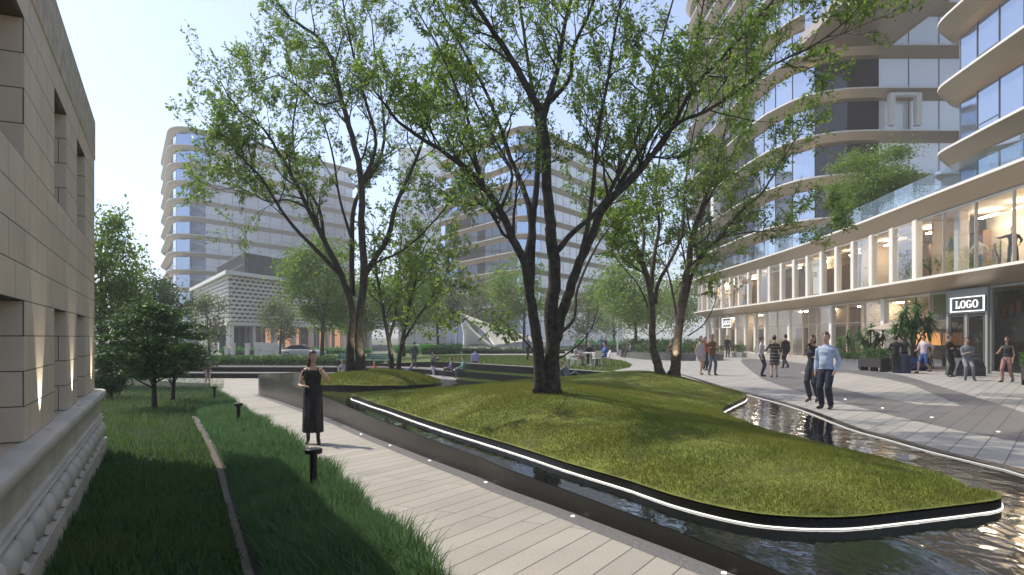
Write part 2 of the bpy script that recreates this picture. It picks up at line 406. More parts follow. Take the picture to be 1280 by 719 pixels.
path_left = [G(560, 775), G(530, 719), G(470, 650), G(400, 585), G(350, 545), G(310, 518), G(285, 500), G(268, 488), (-17.6, 42.0), (-20.2, 48.5), (-20.2, 51)]
path_left[0] = (0.9, 2.0)
path_left = [path_left[0]] + path_left[1:]
path_right = offset2(wall_line[:-2], 0)
pth = path_left + [(-8.5, 51), (-8.5, 40), (-9.6, 35.5)] + path_right + [(3.2, 2.0)]
pm = MB(); pm.poly(pth, lambda x, y: zpath(y) + .004); tag(pm.build('path', M['path']), kind='structure')
ed = MB(); wl2 = catmull(wall_line[:-1], 3)
nn = normals2(wl2)
ed.loft([[(p[0], p[1], zpath(p[1]) + .009), (p[0] + q[0] * .24, p[1] + q[1] * .24, zpath(p[1]) + .009)] for p, q in zip(wl2, nn)], closed=False)
tag(ed.build('path_edging', M['edging']), kind='structure')

amf = MB(); amf.poly([(-24, 30), (-9, 30), (-9, 22.5), (6, 22.5), (6, 40), (-1, 52), (-24, 53)], -1.15); tag(amf.build('sunken_court_floor', M['terrace']), kind='structure')
r3 = catmull([(-42, 54.5), (-32, 53), (-23, 51.6), (-14.4, 51), (-9.3, 50.4), (-5.5, 48.4), (-2.7, 44.6), (-.46, 41.3), (1.3, 38.8), (3.16, 35.8), (4.75, 32.9)], 5)
r2 = offset2(r3, 1.15); r1 = offset2(r3, 2.3)
for (ra, rb, zt) in ((r1, r2, -.77), (r2, r3, -.385)):
    for half in (0, 1):
        sel = [i for i in range(len(ra)) if (ra[i][0] <= -3.2) == (half == 0)]
        if half == 1: sel = [sel[0] - 1] + sel
        t = MB()
        a = [ra[i] for i in sel]; b = [rb[i] for i in sel]
        bo = offset2(b, -.15)
        t.loft([[(p[0], p[1], -1.2), (p[0], p[1], zt - .002)] for p in a], mi=1, closed=False)
        t.loft([[(p[0], p[1], zt), (q[0], q[1], zt)] for p, q in zip(a, bo)], mi=0, closed=False)
        if half == 0:
            t.sweep(a, [(.03, zt - .07), (.03, zt + .004), (-.3, zt + .004), (-.3, zt - .07)], mi=0)
        tag(t.build('terrace_step', [M['terrace'] if half == 0 else M['lawnsoil'], M['riser']]), kind='structure')
t = MB(); t.loft([[(p[0], p[1], -1.2), (p[0], p[1], zb(p[0]) + .03)] for p in r3], closed=False)
t.sweep(r3, [(.02, -.3), (.02, .036), (-.16, .036), (-.16, -.3)] if False else [(.02, -.6), (.02, -.34), (-.16, -.34), (-.16, -.6)])
tag(t.build('terrace_riser', M['riser']), kind='structure')

# park ground behind the terraces
i0 = min(range(len(r3)), key=lambda i: abs(r3[i][0] + 4))
pgpoly = r3[:i0 + 1] + [(r3[i0][0], 74), (-42, 74)]
pgm = MB()
xs = np.arange(-41, -4.2, 1.5); pts = []
for x in xs:
    for y in np.arange(52, 74, 2.0): pts.append((x, y))
pts = [p for p in pts if bool(inside(pgpoly, p[0], p[1])) and float(polydist(pgpoly, p[0], p[1])) > .4]
r = delaunay_2d_cdt([Vector(p) for p in pgpoly + pts], [], [list(range(len(pgpoly)))], 1, 1e-5)
pgm.add([(p[0], p[1], zb(p[0]) + .03) for p in r[0]], [tuple(f) for f in r[2]])
tag(pgm.build('park_lawn', M['lawnsoil']), kind='structure')
plz = [(4.4, 3.3), (4.2, -30), (80, -30), (80, 75.5), (r3[i0][0], 75.5)] + r3[i0:] + [(5.9, 34.05)] + [(7.1, 33.05)] + list(reversed(plaza_edge[1:]))
pl = MB(); pl.poly(plz, .03); tag(pl.build('plaza', M['plaza']), kind='structure')
D = [(928, 449), (985, 452), (1040, 460), (1110, 466), (1172, 482), (1234, 501), (1300, 524), (1300, 552), (1240, 546), (1180, 534), (1110, 518), (1060, 505), (1010, 492), (975, 482), (945, 468)]
dk = MB(); dk.poly(catmull([at(x, y, .034) for x, y in D], 4, True), .034); tag(dk.build('dark_paving_band', M['plazadark']), kind='structure')
D2 = [(1000, 465), (1060, 466), (1110, 474), (1140, 481), (1203, 508), (1150, 506), (1090, 495), (1030, 481)]
dk = MB(); dk.poly([at(x, y, .038) for x, y in D2], .038); tag(dk.build('pale_paving_island', M['plaza']), kind='structure')
lawn2 = [p for p in offset2(r3[i0 - 3:], -.3)] + [(4.9, 34.9), (6.3, 38.5), (7.2, 43), (7.6, 50), (7.0, 58), (4, 63), (-2, 64), (-7, 62)]
lw = MB(); lw.poly(lawn2, .036); tag(lw.build('event_lawn', M['lawnsoil']), kind='structure')

# ------------------------------------------------------------------ mounds
mound_px = [(439, 497.5), (450, 502), (466, 508), (482, 513), (500, 519.5), (520, 526.7), (557, 539), (598, 551.4), (655, 569.4), (704, 586), (779, 609), (799, 615.8), (837, 629), (876, 640), (915, 649), (953, 655.4), (1000, 659), (1040, 659.5), (1080, 657.5), (1155, 648.8), (1229, 639.6), (1249, 635.5), (1252, 631), (1246, 625)]
mound1 = [at(x, y, 0.02) for x, y in mound_px] + [(4.75, 7.45), (4.95, 8.2), (4.85, 9.2), (4.6, 10.4), (4.35, 12.0), (4.3, 13.6), (4.45, 15.3), (5.2, 17.0), (6.1, 18.8), (6.45, 20.0), (6.5, 21.6), (6.35, 24), (6.0, 26.4), (4.9, 28.2), (3.0, 28.6), (1.2, 27.4), (-.2, 25.4), (-1.5, 23.2), (-2.9, 21.4), (-4.1, 20.3)]
mound2 = [(-2.75, 23.7), (-3.4, 23.3), (-4.6, 23.1), (-6.0, 23.4), (-7.0, 24.4), (-7.4, 26.2), (-6.6, 28.2), (-5, 29.2), (-3.6, 28.6), (-2.8, 26.8), (-2.5, 25)]
def h1(x, y):
    d = polydist(mound1, x, y)
    return .11 + (1 - np.exp(-d / 1.1)) * (.10 + .50 * np.exp(-(((x - .2) / 3.0) ** 2 + ((y - 14.6) / 5.2) ** 2)) + .42 * np.exp(-(((x - 4.6) / 2.2) ** 2 + ((y - 23.5) / 3.4) ** 2)) + .10 * np.exp(-(((x - 3.4) / 1.5) ** 2 + ((y - 9.5) / 2) ** 2)))
def h2(x, y):
    d = polydist(mound2, x, y)
    return .10 + (1 - np.exp(-d / 1.2)) * .42
def grid_mesh(name, poly, hf, step, material, rim):
    x0, x1 = min(p[0] for p in poly), max(p[0] for p in poly); y0, y1 = min(p[1] for p in poly), max(p[1] for p in poly)
    X, Y = np.meshgrid(np.arange(x0, x1, step), np.arange(y0, y1, step)); X = X.ravel() + rng.uniform(-.02, .02, X.size); Y = Y.ravel() + rng.uniform(-.02, .02, Y.size)
    ok = inside(poly, X, Y); X, Y = X[ok], Y[ok]; ok = polydist(poly, X, Y) > step * .35; X, Y = X[ok], Y[ok]
    P = list(poly) + list(zip(X.tolist(), Y.tolist()))
    r = delaunay_2d_cdt([Vector(p) for p in P], [], [list(range(len(poly)))], 1, 1e-6)
    V = np.array([(p[0], p[1]) for p in r[0]]); Z = hf(V[:, 0], V[:, 1])
    me = MB(); me.add([(a, b, c) for (a, b), c in zip(V.tolist(), Z.tolist())], [tuple(f) for f in r[2]])
    return tag(me.build(name, material, smooth=True), kind='structure')
mb1 = catmull(mound1, 3, True); mb2 = catmull(mound2, 4, True)
grid_mesh('mound_turf', mb1, h1, .22, M['moundsoil'], .11)
grid_mesh('small_mound_turf', mb2, h2, .25, M['moundsoil'], .11)
rw = empty('mound_rim', 'dark curved rim with a lit white strip round the large grass mound', 'mound rim', (mound1[10][0], mound1[10][1], 0))
k = MB(); k.sweep(mb1, [(.0, -.2), (.0, .09), (-.05, .09), (-.05, -.2)], closed=True); k.build('rim_plate', M['blackstone'], rw)
k = MB(); k.sweep(mb1, [(.013, .004), (.013, .014), (.004, .014), (.004, .004)], closed=True); k.build('light_strip', M['led'], rw)
rw2 = MB(); rw2.sweep(mb2, [(.0, -.2), (.0, .10), (-.05, .10), (-.05, -.2)], closed=True)
tag(rw2.build('mound_rim', M['blackstone'], loc=(-4.8, 23.2, 0)), 'thin black rim round the small grass mound under the leafy pair of trunks', 'mound rim')

def blades(name, poly, hf, n, hmin, hmax, w, material, bend=.35, segs=1, dens=None, ymax=None):
    x0, x1 = min(p[0] for p in poly), max(p[0] for p in poly); y0, y1 = min(p[1] for p in poly), max(p[1] for p in poly)
    A = []
    tot = 0
    while tot < n:
        X = rng.uniform(x0, x1, n * 2); Y = rng.uniform(y0, y1, n * 2)
        ok = inside(poly, X, Y)
        if dens is not None: ok &= rng.uniform(0, 1, n * 2) < dens(X, Y)
        A.append(np.stack([X[ok], Y[ok]], 1)); tot += int(ok.sum())
    P = np.concatenate(A)[:n]; n = len(P)
    Z = hf(P[:, 0], P[:, 1]); a = rng.uniform(0, 2 * PI, n); h = rng.uniform(hmin, hmax, n); ww = w * rng.uniform(.7, 1.3, n)
    # patches of longer growth
    h *= 1 + .35 * np.sin(P[:, 0] * 2.3 + 1.7 * np.sin(P[:, 1] * 1.1)) * np.sin(P[:, 1] * 2.0 + P[:, 0] * .7)
    b = rng.uniform(0, bend, n); la = rng.uniform(0, 2 * PI, n)
    c, s_ = np.cos(a) * ww / 2, np.sin(a) * ww / 2
    base = np.stack([P[:, 0], P[:, 1], Z - .01], 1)
    side = np.stack([c, s_, np.zeros(n)], 1); lean = np.stack([np.cos(la) * b * h, np.sin(la) * b * h, np.zeros(n)], 1); up = np.stack([np.zeros(n), np.zeros(n), h], 1)
    if segs == 1:
        V = np.stack([base - side, base + side, base + lean + up], 1).reshape(-1, 3)
        Fx = np.arange(3 * n).reshape(n, 3)
    else:
        m = base + lean * .35 + up * .55
        V = np.stack([base - side, base + side, m + side * .75, m - side * .75, base + lean + up * .95], 1).reshape(-1, 3)
        q = np.arange(n)[:, None] * 5
        Fx = np.concatenate([q + np.array([[0, 1, 2]]), q + np.array([[0, 2, 3]]), q + np.array([[3, 2, 4]])], 1).reshape(-1, 3)
    o = np_mesh(name, V, Fx, material)
    return tag(o, kind='stuff')
blades('mound_grass', mb1, h1, 260000, .02, .05, .013, M['moundgrass'], .8, dens=lambda x, y: np.clip((13.0 / np.maximum(y, 6)) ** 2, .15, 1) * np.where(polydist(mound1, x, y) > .03, 1, 0))
blades('small_mound_grass', mb2, h2, 26000, .05, .10, .02, M['moundgrass'], .8)

# ------------------------------------------------------------------ left lawn and planting bed
def XB(y): return -1.12 - 0.483 * y
def zlawn(y): return min(zpath(y) - .02, -.575)
edge_l = [(-.73, 3.0), (-2.54, 6.8), (-4.88, 11.9), (-6.14, 14.5), (-7.9, 18.0), (-8.9, 20.0)]
lawn1 = [(XB(1.5), 1.5), (-.2, 1.5)] + edge_l + [(-9.9, 23.5), (-12.2, 30), (-16, 40), (-20.4, 51), (-27, 52), (-27, 14.2), (XB(14.0), 14.0)]
ls = MB(); ls.poly(lawn1, lambda x, y: zlawn(y) - .02); tag(ls.build('lawn_soil', M['soil']), kind='structure')
el = catmull(edge_l, 5)
e2 = MB(); nn = normals2(el)
e2.loft([[(p[0], p[1], zlawn(p[1]) + .05), (p[0] + q[0] * .10, p[1] + q[1] * .10, zlawn(p[1]) + .05)] for p, q in zip(el, nn)], closed=False)
tag(e2.build('stone_edging', mat('tan_edging', (.11, .09, .065), .8, noise=.3, nscale=12)), kind='structure')
bedl = offset2(edge_l, .15)
bed = bedl + [(-11.2, 26.5), (-14.3, 34.8)] + list(reversed(path_left[1:8])) + [(.2, 3.4), (-.4, 3.0)]
def zbed(x, y):
    x = np.asarray(x, float); y = np.asarray(y, float)
    def dl(line):
        d = np.full(x.shape, 1e9)
        for (x1, y1), (x2, y2) in zip(line, line[1:]):
            dx, dy = x2 - x1, y2 - y1; t = np.clip(((x - x1) * dx + (y - y1) * dy) / (dx * dx + dy * dy), 0, 1); d = np.minimum(d, np.hypot(x - x1 - t * dx, y - y1 - t * dy))
        return d
    d1 = dl(edge_l + [(-11.2, 26.5), (-14.3, 34.8)]); d2 = dl(path_left)
    zp = np.maximum(-(0.025 + 0.0266 * y), -1.15) - .012; zl_ = np.minimum(zp, -.56)
    t = np.clip(d1 / (d1 + d2 + 1e-6), 0, 1) ; t = t ** .7
    return zl_ * (1 - t) + zp * t
bpoly = offset2(edge_l, .08) + [(-11.2, 26.5), (-14.3, 34.8)] + list(reversed(path_left[1:8])) + [(.9, 2.2), (-.3, 2.2)]
X, Y = np.meshgrid(np.arange(-15, 1, .35), np.arange(2.2, 35, .35)); X = X.ravel(); Y = Y.ravel(); ok = inside(bpoly, X, Y) & (polydist(bpoly, X, Y) > .12)
bpts = bpoly + list(zip(X[ok].tolist(), Y[ok].tolist()))
r = delaunay_2d_cdt([Vector(p) for p in bpts], [], [list(range(len(bpoly)))], 1, 1e-5)
bx = np.array([p[0] for p in r[0]]); by = np.array([p[1] for p in r[0]]); bz = zbed(bx, by)
bs = MB(); bs.add(list(zip(bx.tolist(), by.tolist(), bz.tolist())), [tuple(f) for f in r[2]]); tag(bs.build('bed_soil', M['soil'], smooth=True), kind='structure')
# pebbles in the gutter
Vp = []; Fp = []
pk = MB()
for i in range(900):
    t = random.random() ** 1.4 * (len(el) - 2); j = int(t); a = t - j
    p = (el[j][0] * (1 - a) + el[j + 1][0] * a, el[j][1] * (1 - a) + el[j + 1][1] * a); q = nn[j]; o = random.uniform(.11, .26); r_ = random.uniform(.012, .03)
    pk.ell((p[0] + q[0] * o, p[1] + q[1] * o, zlawn(p[1]) + .03), (r_ * random.uniform(.8, 1.4), r_, r_ * .6), 6, 4)
tag(pk.build('gutter_pebbles', mat('blue_grey_pebble', (.22, .25, .33), .5, noise=.5, nscale=9), smooth=True), kind='stuff')
zl = lambda x, y: np.maximum(-(0.025 + 0.0266 * y), -1.15)
blades('lawn_grass', lawn1, lambda x, y: np.minimum(zl(x, y) - .02, -.575), 105000, .06, .17, .017, M['lawngrass'], .7, 2, dens=lambda x, y: np.clip((8.0 / np.maximum(y, 4)) ** 1.6, .02, 1))
blades('bed_grass', bed, zbed, 66000, .13, .34, .017, M['bedgrass'], .75, 2, dens=lambda x, y: np.clip((8.0 / np.maximum(y, 4)) ** 1.6, .04, 1))
blades('event_lawn_grass', lawn2, lambda x, y: np.full(x.shape, .036), 30000, .04, .08, .05, M['parkgrass'], .8)
stp = [p for p in r2 if p[0] > -3.3] + [p for p in reversed(r3) if p[0] > -3.3]
blades('terrace_grass', stp, lambda x, y: np.full(x.shape, -.385), 5000, .04, .08, .05, M['parkgrass'], .8)
stp = [p for p in r1 if p[0] > -3.3] + [p for p in reversed(r2) if p[0] > -3.3]
blades('terrace_grass', stp, lambda x, y: np.full(x.shape, -.77), 5000, .04, .08, .05, M['parkgrass'], .8)

# ------------------------------------------------------------------ limestone building on the left
brz = math.atan2(-.9005, .435)
bld = empty('stone_building', 'pale limestone building with recessed windows and a carved plinth beside the lawn', 'building', (-8.12, 14.0, 0), brz)
def stonemat():
    m, nt, N, L = newmat('limestone_blocks')
    out = N.new('ShaderNodeOutputMaterial'); b = N.new('ShaderNodeBsdfPrincipled'); L.new(b.outputs[0], out.inputs[0]); b.inputs['Roughness'].default_value = .65
    tc = N.new('ShaderNodeTexCoord'); sx = N.new('ShaderNodeSeparateXYZ'); L.new(tc.outputs['Object'], sx.inputs[0])
    ad = N.new('ShaderNodeMath'); L.new(sx.outputs[0], ad.inputs[0]); L.new(sx.outputs[1], ad.inputs[1])
    az = N.new('ShaderNodeMath'); az.inputs[1].default_value = -.66 + .3425 * 10; L.new(sx.outputs[2], az.inputs[0])
    cb = N.new('ShaderNodeCombineXYZ'); L.new(ad.outputs[0], cb.inputs[0]); L.new(az.outputs[0], cb.inputs[1])
    br = N.new('ShaderNodeTexBrick'); br.offset = .43; br.inputs['Scale'].default_value = 1; br.inputs['Brick Width'].default_value = .78; br.inputs['Row Height'].default_value = .3425
    br.inputs['Mortar Size'].default_value = .006; br.inputs['Mortar Smooth'].default_value = .2
    br.inputs['Color1'].default_value = (.68, .575, .435, 1); br.inputs['Color2'].default_value = (.645, .54, .405, 1); br.inputs['Mortar'].default_value = (.12, .095, .07, 1)
    L.new(cb.outputs[0], br.inputs['Vector'])
    nz = N.new('ShaderNodeTexNoise'); nz.inputs['Scale'].default_value = 1.6; nz.inputs['Detail'].default_value = 6; L.new(tc.outputs['Object'], nz.inputs['Vector'])
    mr = N.new('ShaderNodeMapRange'); mr.inputs[3].default_value = .82; mr.inputs[4].default_value = 1.15; L.new(nz.outputs['Fac'], mr.inputs[0])
    mx = N.new('ShaderNodeMix'); mx.data_type = 'RGBA'; mx.blend_type = 'MULTIPLY'; mx.inputs[0].default_value = 1
    L.new(br.outputs['Color'], mx.inputs[6]); L.new(mr.outputs[0], mx.inputs[7]); L.new(mx.outputs[2], b.inputs['Base Color'])
    bp = N.new('ShaderNodeBump'); bp.invert = True; bp.inputs['Strength'].default_value = .6; bp.inputs['Distance'].default_value = .01
    L.new(br.outputs['Fac'], bp.inputs['Height']); L.new(bp.outputs[0], b.inputs['Normal'])
    return m
M['blocks'] = stonemat()
SL = 1.1105                                     # metres along the wall per metre of depth
rec = [((14 - b) * SL, (14 - a) * SL) for a, b in ((11.2, 12.33), (8.89, 10.0), (5.75, 6.97), (2.6, 3.8), (-.6, .6))]
zs = [.62, 2.03, 3.40, 4.77, 5.112]
ss = sorted([0, 20] + [q for r_ in rec for q in r_])
w = MB()
for i in range(len(ss) - 1):
    hole = any(abs(ss[i] - r_[0]) < 1e-6 for r_ in rec)
    for j in range(len(zs) - 1):
        a, b, z0, z1 = ss[i], ss[i + 1], zs[j], zs[j + 1]
        if hole and j in (0, 2):
            d = -.42
            w.face([(a, 0, z0), (a, d, z0), (a, d, z1), (a, 0, z1)]); w.face([(b, d, z0), (b, 0, z0), (b, 0, z1), (b, d, z1)])
            w.face([(a, 0, z1), (b, 0, z1), (b, d, z1), (a, d, z1)]); w.face([(a, 0, z0 + (.03 if j == 0 else 0)), (b, 0, z0 + (.03 if j == 0 else 0)), (b, d, z0 + (.03 if j == 0 else 0)), (a, d, z0 + (.03 if j == 0 else 0))])
            w.face([(a, d, z0), (b, d, z0), (b, d, z1), (a, d, z1)])
        else: w.face([(a, 0, z0), (b, 0, z0), (b, 0, z1), (a, 0, z1)])
w.face([(0, 0, -1), (0, -12, -1), (0, -12, 5.112), (0, 0, 5.112)])
wo = w.build('wall', M['blocks'], bld, world=False)
par = MB()
par.box((10, -6, 5.485), (20.05, 12.03, .74)); par.build('parapet', mat('carved_frieze', (.54, .47, .37), .75, noise=.25, nscale=4, bump=1.0, bscale=9), bld, world=False)
prof = [(-.02, .66), (.12, .655), (.18, .635), (.192, .615), (.192, .55), (.175, .515), (.155, .505), (.135, .46), (.11, .40), (.098, .33), (.095, .18), (.115, .175), (.13, .165), (.135, .15), (.12, .13), (.12, .12), (.145, .115), (.155, .10), (.145, .08), (.12, .07)]
pl_ = MB(); pl_.loft([[(s_, y, z) for y, z in prof] for s_ in np.linspace(-.15, 20, 2)], closed=False)
pl_.loft([[(-.15, y, z), (-.15, -.02, z)] for y, z in prof], closed=False)
po = pl_.build('plinth', M['stone2'], bld, smooth='auto', world=False)
bs_ = MB()
bs_.face([(-.15, .10, .07), (20, .10, .07), (20, .10, -.28), (-.15, .10, -.28)])
bs_.face([(-.15, .10, -.28), (20, .10, -.28), (20, .205, -.30), (-.15, .205, -.30)])
bs_.face([(-.15, .205, -.30), (20, .205, -.30), (20, .205, -1.3), (-.15, .205, -1.3)])
bs_.face([(-.15, .205, -.30), (-.15, -.1, -.30), (-.15, -.1, -1.3), (-.15, .205, -1.3)])
bs_.build('plinth_base', M['stone'], bld, world=False)
eg = MB()
for i in range(31):
    s_ = .2 + i * .65
    # gadroon: a swelling that leans over the band
    rings = []
    for k in range(13):
        t = -1 + 2 * k / 12; w_ = math.sqrt(max(0, 1 - t * t)) ** .8
        rings.append([(s_ + .30 * t + .05 * (1 - abs(t)), .105 + .105 * w_ * math.sin(a) ** .8, -.10 + .155 * (.35 + .65 * w_) * math.cos(a)) for a in [PI * q / 10 for q in range(11)]])
    eg.loft(rings, closed=False)
    eg.loft([[(s_ + .325 - .07, .10, -.24), (s_ + .325, .13, -.15), (s_ + .325 + .07, .10, -.24)], [(s_ + .325 - .05, .19, -.285), (s_ + .325, .215, -.22), (s_ + .325 + .05, .19, -.285)]], closed=True, cap=True)
eg.build('carved_egg_band', M['stone2'], bld, smooth='auto', world=False)
# uplights washing the piers
for yy in (7.85, 10.6, 13.4):
    s_ = (14 - yy) * SL
    f = MB(); f.lathe([(.0, .0), (.03, .0), (.03, .008), (.02, .012), (0, .012)], 12, (s_, .09, .656)); f.build('uplight', M['stone2'], bld, world=False)
    ld = bpy.data.lights.new('uplight_lamp', 'SPOT'); ld.energy = 42; ld.color = (1, .93, .80); ld.spot_size = R(46); ld.spot_blend = .5; ld.shadow_soft_size = .02
    lo = bpy.data.objects.new('uplight_lamp', ld); C.objects.link(lo); lo.parent = bld; lo.location = (s_, .11, .70)
    dv = Vector((0, -.12, 1)); lo.rotation_euler = dv.to_track_quat('-Z', 'Y').to_euler()

# ------------------------------------------------------------------ small lights set in paving
for x, y in ((451, 543.5), (487.5, 557.6), (537, 576.7), (607, 604), (716, 646.5), (905, 718)):
    p = G(x, y)
    e = MB(); e.lathe([(.0, .0), (.022, .0), (.022, .008), (.016, .011), (0, .011)], 14, (p[0], p[1], zpath(p[1]) + .008))
    tag(e.build('ground_light', emitmat('ground_light_glow', (1, .95, .85), 1.1) if 'gl' not in M else M['gl'], loc=(p[0], p[1], zpath(p[1]))), 'small round white light flush in the grey granite edging of the path', 'ground light', 'lights along the path edging')
    M.setdefault('gl', e and bpy.data.materials['ground_light_glow'])
for x, y in ((1056.5, 499), (1103, 510), (1164.6, 521.7), (1247.6, 539.5)):
    p = at(x, y, .04)
    e = MB(); e.lathe([(.0, .0), (.032, .0), (.032, .008), (.024, .011), (0, .011)], 14, (p[0], p[1], .036))
    tag(e.build('ground_light', M['gl'], loc=(p[0], p[1], .036)), 'small round white light flush in the plaza paving near the pool kerb', 'ground light', 'lights in the plaza paving')
# bollards along the planting
def bollard(x, yb, label, src=None):
    p = G(x, yb); p = (p[0], p[1], zpath(p[1]))
    if src is None:
        b = empty('bollard_light', label, 'bollard', p, 0, 'bollards along the path')
        q = MB(); q.lathe([(.045, 0), (.045, .52), (.03, .525)], 14); q.build('post', M['black'], b, smooth='auto', world=False)
        q = MB(); q.lathe([(0, .525), (.10, .525), (.105, .545), (.105, .575), (.095, .585), (0, .585)], 20); q.build('lamp_head', M['black'], b, smooth='auto', world=False)
        q = MB(); q.lathe([(.0, .523), (.09, .523), (.09, .5235), (0, .5235)], 16); q.build('lens', M['white'], b, world=False)
        return b
    c = copy_tree(src); c.location = p; c['label'] = label; return c
bo = bollard(392, 621, 'nearest black mushroom bollard light rising from the tall bed grass')
bollard(298, 535, 'second black bollard light from the camera, at the sunlit edge of the bed', bo)
bollard(268, 503, 'farthest black bollard light, beside the dark bushy tree', bo)
# ================================================================== buildings
def round_poly(pts, rad, n=6):
    out = []; m = len(pts)
    for i in range(m):
        p = Vector(pts[i]); a = (Vector(pts[i - 1]) - p); b = (Vector(pts[(i + 1) % m]) - p)
        r = rad[i] if isinstance(rad, (list, tuple)) else rad
        if r <= 0: out.append(tuple(p)); continue
        r = min(r, a.length * .45, b.length * .45)
        p0 = p + a.normalized() * r; p1 = p + b.normalized() * r
        for k in range(n + 1):
            t = k / n; out.append(tuple(p0 * (1 - t) ** 2 + p * 2 * t * (1 - t) + p1 * t * t))
    return out
def tower(name, label, outline, levels, zbase, over, bt, gsel, gm, mull=1.6, band=None, edge=None, loc=None, group=None, roof=True, openz=None, transom=True):
    """outline runs clockwise seen from above; levels are the tops of the floor bands"""
    c = outline[0]
    root = empty(name, label, 'building', loc or (c[0], c[1], zbase), 0, group)
    ol = outline; gl = offset2(ol, over, True)
    gp = resample(gl, mull, True); gn = normals2(gp, True)
    zprev = zbase
    for li, z in enumerate(levels):
        b = MB(); b.sweep(ol, [(.02, z - .02), (.02, z - .14), (over * .55, z - bt * .8), (over, z - bt), (over + .4, z - bt), (over + .4, z - .02)], 0, True)
        b.sweep(ol, [(0, z + .02), (0, z - .12), (.35, z - .12), (.35, z + .02)], 1, True)
        b.build('floor_band', [band or M['champ'], edge or M['edgewhite']], root)
        z1 = z - bt + .02
        g_ = MB(); m = len(gp)
        for i in range(m):
            p, q = gp[i], gp[(i + 1) % m]; nx, ny = gn[i]
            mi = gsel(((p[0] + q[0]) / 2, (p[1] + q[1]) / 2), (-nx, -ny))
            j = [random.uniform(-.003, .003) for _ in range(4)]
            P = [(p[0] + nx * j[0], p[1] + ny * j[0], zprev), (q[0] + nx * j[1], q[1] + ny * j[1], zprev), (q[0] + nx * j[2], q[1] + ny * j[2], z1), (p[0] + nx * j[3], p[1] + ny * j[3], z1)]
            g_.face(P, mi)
            a = math.atan2(q[1] - p[1], q[0] - p[0])
            g_.box((p[0] - nx * .02, p[1] - ny * .02, (zprev + z1) / 2), (.05, .07, z1 - zprev), a, 2)
            if transom and i % 2 == 0 and z1 - zprev > 2.6:
                g_.box(((p[0] + q[0]) / 2 - nx * .02, (p[1] + q[1]) / 2 - ny * .02, zprev + .95), (math.hypot(q[0] - p[0], q[1] - p[1]), .05, .05), a, 2)
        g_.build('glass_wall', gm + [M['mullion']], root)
        zprev = z + .02
    if roof:
        t = MB(); t.poly(offset2(ol, .2, True), zprev - .06); t.build('roof', M['offwhite'], root)
    return root

# ---- podium with two shop storeys
Ectl = [(16.6, 2), (17.9, 12), (18.8, 20), (19.5, 27.5), (20.1, 35), (20.9, 45), (21.45, 55), (21.5, 68), (21.4, 80), (22.0, 87), (24.0, 91.5), (28.5, 94), (40, 95)]
E = resample(catmull(Ectl, 10), .72)
pod = empty('shop_building', 'long curved two storey shop building with champagne fascias beside the plaza', 'building', (21, 45, .03))
def podsweep(name, prof, m, mi=0, open_=False, sub=None):
    b = MB()
    (b.sweep_open if open_ else b.sweep)(E, prof); return b.build(name, m, pod, smooth=False)
podsweep('roof_fascia', [(0, 8.40), (.6, 7.69), (.75, 7.69), (.75, 8.44), (0.02, 8.44)], M['champ'])
podsweep('roof_edge', [(-.03, 8.52), (-.03, 8.40), (.25, 8.445), (.25, 8.52)], M['edgewhite'])
podsweep('floor_soffit', [(.02, 4.49), (1.5, 3.96), (1.75, 3.96), (1.75, 4.52), (.02, 4.52)], M['champ'])
podsweep('floor_edge', [(-.03, 4.60), (-.03, 4.48), (.2, 4.525), (.2, 4.60)], M['edgewhite'])
def strip(name, o0, o1, z, m):
    b = MB(); A = offset2(E, o0); Bq = offset2(E, o1)
    b.loft([[(p[0], p[1], z), (q[0], q[1], z)] for p, q in zip(A, Bq)], closed=False); return b.build(name, m, pod)
strip('floor_slab', .2, 8, 4.597, M['intfloor']); strip('ceiling', .7, 8, 7.94, M['intwall']); strip('ceiling', 1.6, 8, 3.94, M['intwall']); strip('shop_floor', 1.4, 8, .05, M['intfloor'])
b = MB(); b.loft([[(p[0], p[1], 8.48), (60, p[1] + 2, 8.48)] for p in E], closed=False); b.build('terrace_roof', M['terrace'], pod)
bw = offset2(E, 7.8)
b = MB()
b.loft([[(p[0], p[1], z) for z in (.04, 3.95)] for p in bw], closed=False); b.loft([[(p[0], p[1], z) for z in (4.6, 7.95)] for p in bw], closed=False)
b.build('back_wall', M['intwall'], pod)
E0 = offset2(E, 1.5); E1 = offset2(E, .6)
G0 = resample(E0, 2.75); G1 = resample(E1, 2.75)
